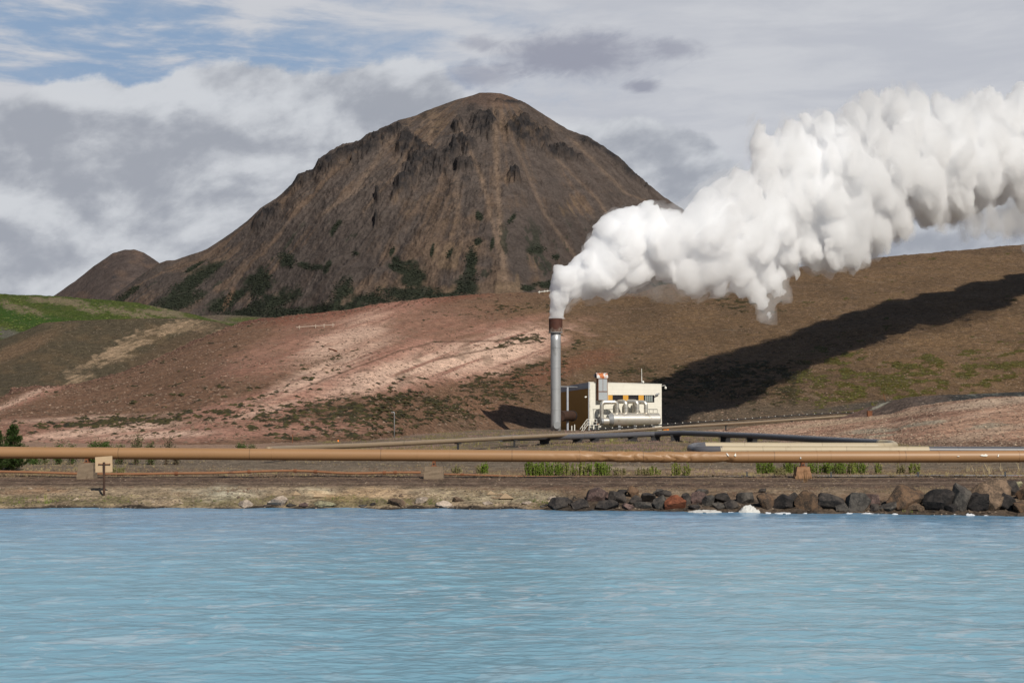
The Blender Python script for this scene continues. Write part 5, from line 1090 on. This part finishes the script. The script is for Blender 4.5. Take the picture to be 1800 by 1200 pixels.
for a, w, yt, yb, c_, lab, dn in [(935, 20, 812, 837.5, gA, 'dense bright green plant, left end of the tall green group', 1.2), (957, 24, 811, 837.5, gA, 'tall dense green plant, second in the left green group', 1.3), (977, 20, 813, 837, gA, 'dense green plant in the middle of the left green group', 1.2), (1000, 22, 815, 837, gB, 'looser yellow green plant right of the dense green ones', .7), (1022, 18, 814, 838, gB, 'yellow green plant before the right end of the left group', .9),
      (1045, 20, 812, 838, gA, 'green plant near the right end of the left group', 1.1), (1064, 18, 812, 838, gA, 'dense green plant ending the left green group on the right', 1.2), (1090, 22, 826, 839, gC, 'low sparse weed right of the left green group', .6), (1128, 24, 824, 838, gC, 'low leafy weed midway between the two green groups', .6), (1150, 20, 822, 838, gB, 'low green weed left of the red brown plants, mid right', .6), (1188, 14, 814, 838, gB, 'narrow upright green plant under the crumpled end of the pipe', .9), (1206, 12, 816, 838, gB, 'narrow upright plant under the two white torn flaps', .7),
      (842, 7, 815, 831, gC, 'small thin yellow green sprout, left one of two', 1.5), (852, 10, 812, 832, gA, 'small bright green upright plant alone behind the thin pipe', 1.5), (803, 16, 820, 832, gC, 'pale dry weed just right of the middle concrete support', .6),
      (1338, 14, 813, 835, gA, 'green plant, leftmost of the group by the weedy support', 1.3), (1353, 16, 813, 835, gA, 'green plant, second of the group left of the weedy support', 1.3), (1390, 22, 812, 835, gA, 'dense green plant touching the left of the weedy support', 1.2), (1432, 20, 814, 835, gA, 'green plant touching the right of the weedy support', 1.1), (1455, 16, 812, 834, gA, 'green plant, first of the trio right of the weedy support', 1.3), (1475, 20, 811, 834, gA, 'widest green plant of the trio right of the weedy support', 1.4), (1497, 12, 812, 834, gB, 'narrow green plant between the trio and the rightmost one', 1.2),
      (1513, 16, 812, 834, gA, 'green plant ending the right green group', 1.2), (1543, 8, 814, 833, gB, 'single green stalk right of the right green group', 1.2), (1582, 12, 816, 834, gC, 'thin yellow green stalks, left of the sparse pair', .9), (1608, 18, 814, 834, gB, 'sparse green stalks above the pink hose', .8), (205, 22, 816, 830, gC, 'yellowish upright sprigs just right of the sign', .7), (1370, 20, 822, 836, gC, 'pale grass clump left of the weedy support', .8)]:
    upright_plant(a, w, yt, yb, 84 if yb < 836 else 82.2, c_, lab, dn)
def bush(px_, w, ytop, D, c_, label, dens=1.0, airy=False, name='bush'):
    random.seed(int(px_*3)+1); x = tanx(px_)*D; zb = gz(x, D); b = Vector((x, D, zb-.05)); k = mpp(D); H = Zat(ytop, D)-zb; W_ = w*k/2
    t = thing(name, b, label, 'bush', 'bushes behind the left part of the main pipe'); L = Leafy(); st_ = MB()
    for _ in range(int((10 if airy else 16)*dens*max(1, w/20))):
        a = random.uniform(0, 6.28); q = random.random()**.5; tip = b+Vector((math.cos(a)*q*W_, math.sin(a)*q*W_*.8, H*random.uniform(.55, 1.0)*(1.08-.35*q))); base_ = b+Vector((random.gauss(0, .15)*W_, random.gauss(0, .1), 0)); mid = base_.lerp(tip, .5)+Vector((0, 0, .15*H))
        st_.tube([base_, mid, tip], [.022, .014, .005], 4, False)
        for j in range(int((55 if airy else 120)*dens)):
            f = random.uniform(.06, 1.02); p_ = (base_.lerp(mid, f*2) if f < .5 else mid.lerp(tip, f*2-1))+Vector((random.gauss(0, .09), random.gauss(0, .09), random.gauss(0, .08)))*(1.0 if airy else 1.5)
            L.quad(p_, Vector((random.gauss(0, 1), random.gauss(0, 1), random.gauss(.5, 1))), .06, random.uniform(.07, .13), tone(c_, .4))
    st_.build('stem', M['bark'], t); L.build('foliage', M['gcol'], t)
gD = (.045, .075, .015); gE = (.075, .085, .032); gF = (.10, .085, .05)
for a, w, yt, c_, lab, dn, ai in [(80, 8, 777, gD, 'tiny green bush tip nearest the conifer', .5, 0), (104, 20, 771, gD, 'small pointed green bush right of the conifer', .9, 0), (127, 18, 768, gD, 'small green bush left of the concrete support', .7, 0), (167, 20, 769, gD, 'dense dark green bush above the sign, left half of a pair', 1.3, 0), (186, 18, 768, gD, 'dense dark green bush above the sign, right half of a pair', 1.3, 0), (212, 22, 775, gE, 'low olive bush between the dark pair and the tall airy bush', .8, 0), (240, 28, 753, gE, 'tall airy grey green bush, the left one of two', 1.1, 1),
      (266, 20, 773, gE, 'low bush between the two tall airy bushes', .9, 0), (294, 26, 752, gF, 'tall airy brownish bush, the right one of two', .9, 1), (310, 12, 776, gF, 'low brown bush at the foot of the right airy bush', .7, 0), (424, 18, 776, gD, 'low green bush, left one of the isolated pair', .9, 0), (444, 14, 778, gE, 'low green bush, right one of the isolated pair', .8, 0), (60, 22, 804, gD, 'low green bush under the pipe beside the conifer', .6, 0), (538, 10, 786, gE, 'tiny green bush behind the pipe near the rusty post', .5, 0)]:
    bush(a, w, yt, 97 if a < 400 else 110, c_, lab, dn, ai)
# conifer at the left edge
def conifer(px_, D, ytop, W_, label, seed):
    random.seed(seed); x = tanx(px_)*D; zb = gz(x, D); b = Vector((x, D, zb-.1)); H = Zat(ytop, D)-zb; t = thing('conifer', b, label, 'tree', 'young conifers at the left edge')
    MB().tube([b, b+UZ*H*.5, b+UZ*H*.97], [.08, .05, .012], 7).build('trunk', M['bark'], t); L = Leafy(); br = MB(); n = 58
    for i in range(n):
        f = (i+.5)/n; z = b.z+H*(.04+.92*f); a = i*2.4+random.gauss(0, .3); ln = W_*(1.02-f)**.8*random.uniform(.7, 1.15)+.12; tip = Vector((b.x+math.cos(a)*ln, b.y+math.sin(a)*ln, z+ln*random.uniform(.15, .55))); p0 = Vector((b.x, b.y, z))
        br.tube([p0, tip], [.02, .006], 4, False); k = int(75*ln/W_)+26
        for j in range(k):
            g_ = random.uniform(.08, 1.03); q = p0.lerp(tip, g_); sd = random.choice((-1, 1)); side = (tip-p0).cross(UZ).normalized()*sd; q2 = q+side*random.random()*.32*ln*(1.1-g_)+UZ*random.gauss(0, .05)
            for _ in range(3): L.quad(q2+Vector((random.gauss(0, .03), random.gauss(0, .03), random.gauss(0, .03))), (tip-p0).normalized()*.8+side*.5+Vector((random.gauss(0, .5), random.gauss(0, .5), .45+random.gauss(0, .4))), .035, random.uniform(.09, .16), tone((.032, .058, .012), .45))
    br.build('branch', M['bark'], t); L.build('crown', M['gcol'], t)
conifer(24, 88, 744, .95, 'dark green young conifer at the left edge with its tip above the main pipe', 5)
conifer(-8, 86.5, 752, 1.15, 'second conifer cut off by the left edge, overlapping the taller one', 9)

# ---- scattered ground cover --------------------------------------
def scatter(pxr, pyr, n, dens):
    """random points of the visible ground, n tries, thinned by dens(px,py,shore distance)"""
    i = rng.integers(0, gr_px.size, n*6); a, b, s_ = gr_px.ravel()[i], gr_py.ravel()[i], gr_sh.ravel()[i]
    ok = (a > pxr[0]) & (a < pxr[1]) & (b > pyr[0]) & (b < pyr[1]); i = i[ok]; d = dens(gr_px.ravel()[i], gr_py.ravel()[i], gr_sh.ravel()[i], gr_X.ravel()[i], gr_Y.ravel()[i]); i = i[rng.random(len(i)) < d][:n]
    return np.stack([gr_X.ravel()[i], gr_Y.ravel()[i], gr_Z.ravel()[i]], -1), gr_px.ravel()[i], gr_py.ravel()[i]
def blades(name, pts, hs, cols, label, per=7, w=.012, spread=.07, lean=.35):
    n = len(pts)*per; base = np.repeat(pts, per, 0); h = np.repeat(hs, per)*rng.uniform(.5, 1.15, n); c_ = np.repeat(cols, per, 0)*rng.uniform(.6, 1.35, (n, 1))
    ang = rng.uniform(0, 6.28, n); ra = rng.random(n)*spread; b = base+np.stack([np.cos(ang)*ra, np.sin(ang)*ra, -.02+0*ra], -1)
    tip = b+np.stack([np.cos(ang)*h*lean*rng.random(n), np.sin(ang)*h*lean*rng.random(n), h], -1); sd = np.stack([np.ones(n), rng.normal(0, .4, n), 0*ang], -1)*w*np.clip(h/.3, .7, 2)[:, None]
    V = np.stack([b-sd, b+sd, tip], 1).reshape(-1, 3)
    o = mesh_from(name, V, np.arange(n*3), np.full(n, 3), M['gcol'], np.repeat(c_, 3, 0), smooth=False); tag(o, label, 'grass', kind='stuff'); return o
def cn(pts, a, b, sc, seed): k = ss(fbm(pts[:, 0]*sc, pts[:, 1]*sc, 0, 3, seed), -.3, .3)[:, None]; return np.array(a)*(1-k)+np.array(b)*k
pt, a, b = scatter((-60, 1000), (868, 894), 9000, lambda px, py, s, X, Y: ss(s, 2.2, .9)*ss(s, .12, .3)*ss(fbm(X*.6, Y*.6, 0, 3, 22), -.15, .25))
blades('shore_grass', pt, rng.uniform(.05, .15, len(pt)), cn(pt, (.075, .10, .018), (.17, .16, .06), .8, 31), 'short green and yellow grass along the left waterline')
pt, a, b = scatter((25, 130), (870, 892), 2600, lambda px, py, s, X, Y: ss(s, 1.5, 1.0)*ss(s, .1, .3)*np.exp(-((px-75)/24)**2))
blades('shore_grass', pt, .12+.35*np.exp(-((a-84)/12)**2)*rng.random(len(pt))+.1*rng.random(len(pt)), cn(pt, (.12, .15, .025), (.22, .21, .07), 2, 32), 'taller bright green grass at the waterline left of the sign post')
pt, a, b = scatter((1500, 1850), (868, 906), 2500, lambda px, py, s, X, Y: ss(s, 1.3, .8)*ss(s, .2, .4)*ss(fbm(X*.7, Y*.7, 0, 3, 36), -.1, .2))
blades('shore_grass', pt, rng.uniform(.08, .25, len(pt)), cn(pt, (.08, .12, .02), (.16, .16, .04), 1, 33), 'green grass growing between the boulders on the right')
pt, a, b = scatter((-60, 1900), (822, 884), 30000, lambda px, py, s, X, Y: ss(fbm(X*.35, Y*.6, 0, 4, 37), -.05, .3)*.8*(1-ss(py, 836, 842)*ss(py, 860, 854)*.93)*ss(s, 1.5, 2.5))
blades('dry_grass', pt, rng.uniform(.04, .12, len(pt)), cn(pt, (.22, .165, .10), (.14, .085, .06), .6, 34), 'dry brown grass and heath beside the shore track', per=6)
pt, a, b = scatter((-60, 1900), (795, 838), 30000, lambda px, py, s, X, Y: np.maximum(.25*ss(fbm(X*.2, Y*.3, 0, 4, 38), -.1, .3), .9*np.exp(-((py-833)/3.5)**2)*(.4+.6*ss(px, 760, 900))+.6*ss(px, 330, 100)*ss(py, 800, 815)))
blades('dry_grass', pt, rng.uniform(.06, .20, len(pt)), cn(pt, (.26, .21, .11), (.17, .12, .075), .5, 35), 'dry pale grass on the gravel under and behind the main pipe', per=6, w=.015)
pt, a, b = scatter((1690, 1850), (826, 836), 1600, lambda px, py, s, X, Y: 1.0+0*px)
blades('tall_dry_grass', pt, rng.uniform(.3, .75, len(pt)), cn(pt, (.36, .29, .17), (.24, .19, .11), .8, 36), 'tall pale dry grass under the pipe at the right edge', per=4, w=.01, lean=.5)
pt, a, b = scatter((1395, 1430), (836, 850), 700, lambda px, py, s, X, Y: np.exp(-((px-1411)/14)**2)); pt[:, 1] = np.minimum(pt[:, 1], YP-.5)
blades('dry_weeds', pt, rng.uniform(.2, .75, len(pt)), cn(pt, (.20, .12, .06), (.14, .08, .04), 3, 37), 'brown dry weeds growing over the front of the ochre concrete support', per=6, w=.01)
pt, a, b = scatter((560, 1700), (756, 797), 26000, lambda px, py, s, X, Y: .15+.85*ss(fbm(X*.12, Y*.12, 0, 4, 39), -.05, .25))
blades('heath', pt, rng.uniform(.10, .32, len(pt)), cn(pt, (.15, .13, .045), (.20, .13, .11), .25, 38), 'mottled heath and grass between the pipes in front of the power station', per=5, w=.03, spread=.3)
pt, a, b = scatter((1000, 1400), (760, 790), 1500, lambda px, py, s, X, Y: np.exp(-((px-1073)/12)**2-((py-775)/4)**2)+.8*np.exp(-((px-1130)/22)**2-((py-770)/3)**2)+.6*np.exp(-((px-1250)/60)**2-((py-778)/3)**2))
blades('grass_tuft', pt, rng.uniform(.3, .8, len(pt)), cn(pt, (.16, .18, .03), (.26, .24, .10), .8, 39), 'bright green grass tufts below the dark grey pipe', per=6, w=.02, spread=.3)

def chips(name, pts, sz, cols, label, cat='stones', flat=.6, kind='stuff', mat=None):
    n = len(pts); base = np.array([[1, 0, 0], [0, 1, 0], [-1, 0, 0], [0, -1, 0], [0, 0, 1], [0, 0, -.6]], float); fc = np.array([[0, 1, 4], [1, 2, 4], [2, 3, 4], [3, 0, 4], [1, 0, 5], [2, 1, 5], [3, 2, 5], [0, 3, 5]])
    V = base[None]*(1+rng.uniform(-.35, .35, (n, 6, 3)))*np.array([1, 1, flat]); a = rng.uniform(0, 6.28, n); c_, s_ = np.cos(a)[:, None], np.sin(a)[:, None]
    x = V[..., 0]*c_-V[..., 1]*s_; y = V[..., 0]*s_+V[..., 1]*c_; V = np.stack([x, y, V[..., 2]], -1)*sz[:, None, None]+pts[:, None, :]
    Fc = fc[None]+(np.arange(n)*6)[:, None, None]
    o = mesh_from(name, V.reshape(-1, 3), Fc.ravel(), np.full(n*8, 3), mat or RK['chip'], np.repeat(cols, 6, 0), smooth=False); tag(o, label, cat, kind=kind); return o
def rc_(n, lo, hi, p=.5): k = (rng.random(n)**p)[:, None]; return np.array(lo)*(1-k)+np.array(hi)*k
pt, a, b = scatter((-60, 1900), (800, 893), 15000, lambda px, py, s, X, Y: (.2+.8*ss(fbm(X*.5, Y*.5, 0, 3, 42), 0, .3))*(1-.8*ss(py, 836, 840)*ss(py, 860, 855)))
chips('gravel', pt, rng.uniform(.2, 1, len(pt))**2*.065+.012, rc_(len(pt), (.05, .04, .03), (.26, .20, .15), 1.3), 'loose gravel over the shore and track')
pt, a, b = scatter((-60, 1010), (878, 894), 3600, lambda px, py, s, X, Y: ss(s, .5, .2)*ss(s, -.1, .02)+.5*ss(s, 1.2, .6)*ss(s, .2, .5)*ss(fbm(X*.8, Y*.8, 0, 3, 43), .0, .2))
chips('pebbles', pt, rng.uniform(.03, .11, len(pt))*rng.uniform(.5, 1, len(pt)), rc_(len(pt), (.07, .055, .045), (.34, .28, .22), 1.3), 'small stones lining the left waterline')
pt, a, b = scatter((500, 900), (860, 888), 420, lambda px, py, s, X, Y: ss(s, .3, .6)*np.exp(-((py-874)/8)**2)*ss(fbm(X*.5, Y*.7, 0, 3, 48), -.1, .2)); chips('rock_ledge', pt, rng.uniform(.12, .55, len(pt)), rc_(len(pt), (.15, .10, .065), (.34, .25, .16), 1.0), 'broken tan rock ledge in the mid left bank', flat=.42)
pt, a, b = scatter((-60, 1000), (858, 890), 1500, lambda px, py, s, X, Y: ss(s, .2, .5)*ss(fbm(X*.3, Y*.7, 0, 3, 49), 0, .25)); chips('bank_stones', pt, rng.uniform(.03, .16, len(pt)), rc_(len(pt), (.08, .055, .04), (.34, .27, .20), 1.0), 'stones poking out of the left bank', flat=.6)
pt, a, b = scatter((960, 1900), (862, 908), 3000, lambda px, py, s, X, Y: ss(s, 2.5, 1.8)*ss(s, -.1, .0))
chips('rubble', pt, rng.uniform(.05, .20, len(pt)), rc_(len(pt), (.025, .022, .02), (.10, .075, .055), 1.2), 'dark rubble filling the gaps between the boulders')
def on_hill(H, n, wfun, tmax=1.0):
    X_, Y_, Z_, a, b, t = H; T_ = np.broadcast_to(t, X_.shape); i = rng.integers(0, X_.size, n*12); a_, b_ = a.ravel()[i], b.ravel()[i]
    ok = (a_ > -100) & (a_ < 1900) & (T_.ravel()[i] < tmax) & (T_.ravel()[i] > .02); i = i[ok]; w_ = wfun(X_.ravel()[i], Y_.ravel()[i], a.ravel()[i], b.ravel()[i]); i = i[rng.random(len(i)) < w_][:n]
    return np.stack([X_.ravel()[i], Y_.ravel()[i], Z_.ravel()[i]], -1), a.ravel()[i], b.ravel()[i]
def wm(X_, Y_, a, b): return moss_mask(X_, Y_, a, b, fbm(X_/22, Y_/45, 0, 6, 51, .6), fbm(X_/5, Y_/9, 0, 5, 52, .6))
pt, a, b = on_hill(hm, 15000, wm); cc = np.where((a > 1400)[:, None], rc_(len(pt), (.045, .042, .010), (.085, .078, .016), 1), rc_(len(pt), (.018, .015, .007), (.050, .043, .013), 1))
chips('moss', pt-np.array([0, 0, .05]), rng.uniform(.25, .75, len(pt)), cc, 'dark moss and heather clumps spotting the hill', 'moss', flat=.38, mat=M['gcol'])
pt, a, b = on_hill(hm, 22000, lambda X_, Y_, a, b: .25+.75*ss(fbm(X_/9, Y_/14, 0, 4, 44), 0, .35)); chips('hill_stones', pt, .07+.30*rng.random(len(pt))**2, rc_(len(pt), (.055, .036, .024), (.24, .165, .12), 1.0), 'small stones strewn over the hill')
pt, a, b = on_hill(hm, 1600, lambda X_, Y_, a, b: ss(b-np.interp(a, *np.array(HC, float).T), 14, 2)*ss(a, -50, 20)); chips('hill_stones', pt, rng.uniform(.15, .7, len(pt)), rc_(len(pt), (.06, .035, .025), (.15, .085, .06), 1), 'rubble along the crest of the hill')
pt, a, b = on_hill(hmd, 7000, lambda X_, Y_, a, b: .4+.6*ss(b, 755, 775)); chips('mound_stones', pt, rng.uniform(.05, .2, len(pt)), rc_(len(pt), (.08, .05, .035), (.40, .30, .22), 1.4), 'small stones on the clay mound')
pt, a, b = on_hill(hm_m, 14000, lambda X_, Y_, a, b: np.max([ell(a, b, *e, .6*fbm(X_/20, Y_/20, 0, 3, 45), .35) for e in GREEN], 0)); chips('thicket', pt, rng.uniform(.5, 1.8, len(pt)), rc_(len(pt), (.014, .018, .011), (.023, .028, .016), 1), 'dark green scrub on the lower mountain slopes', 'scrub', flat=.5, mat=M['gcol'])
pt, a, b = on_hill(hg, 5000, lambda X_, Y_, a, b: .9*ss(fbm(X_/12, Y_/12, 0, 3, 46), -.2, .1)); chips('hill_scrub', pt, rng.uniform(.3, .9, len(pt)), rc_(len(pt), (.05, .08, .015), (.10, .12, .03), 1), 'green scrub on the far left hill', 'scrub', flat=.6, mat=M['gcol'])
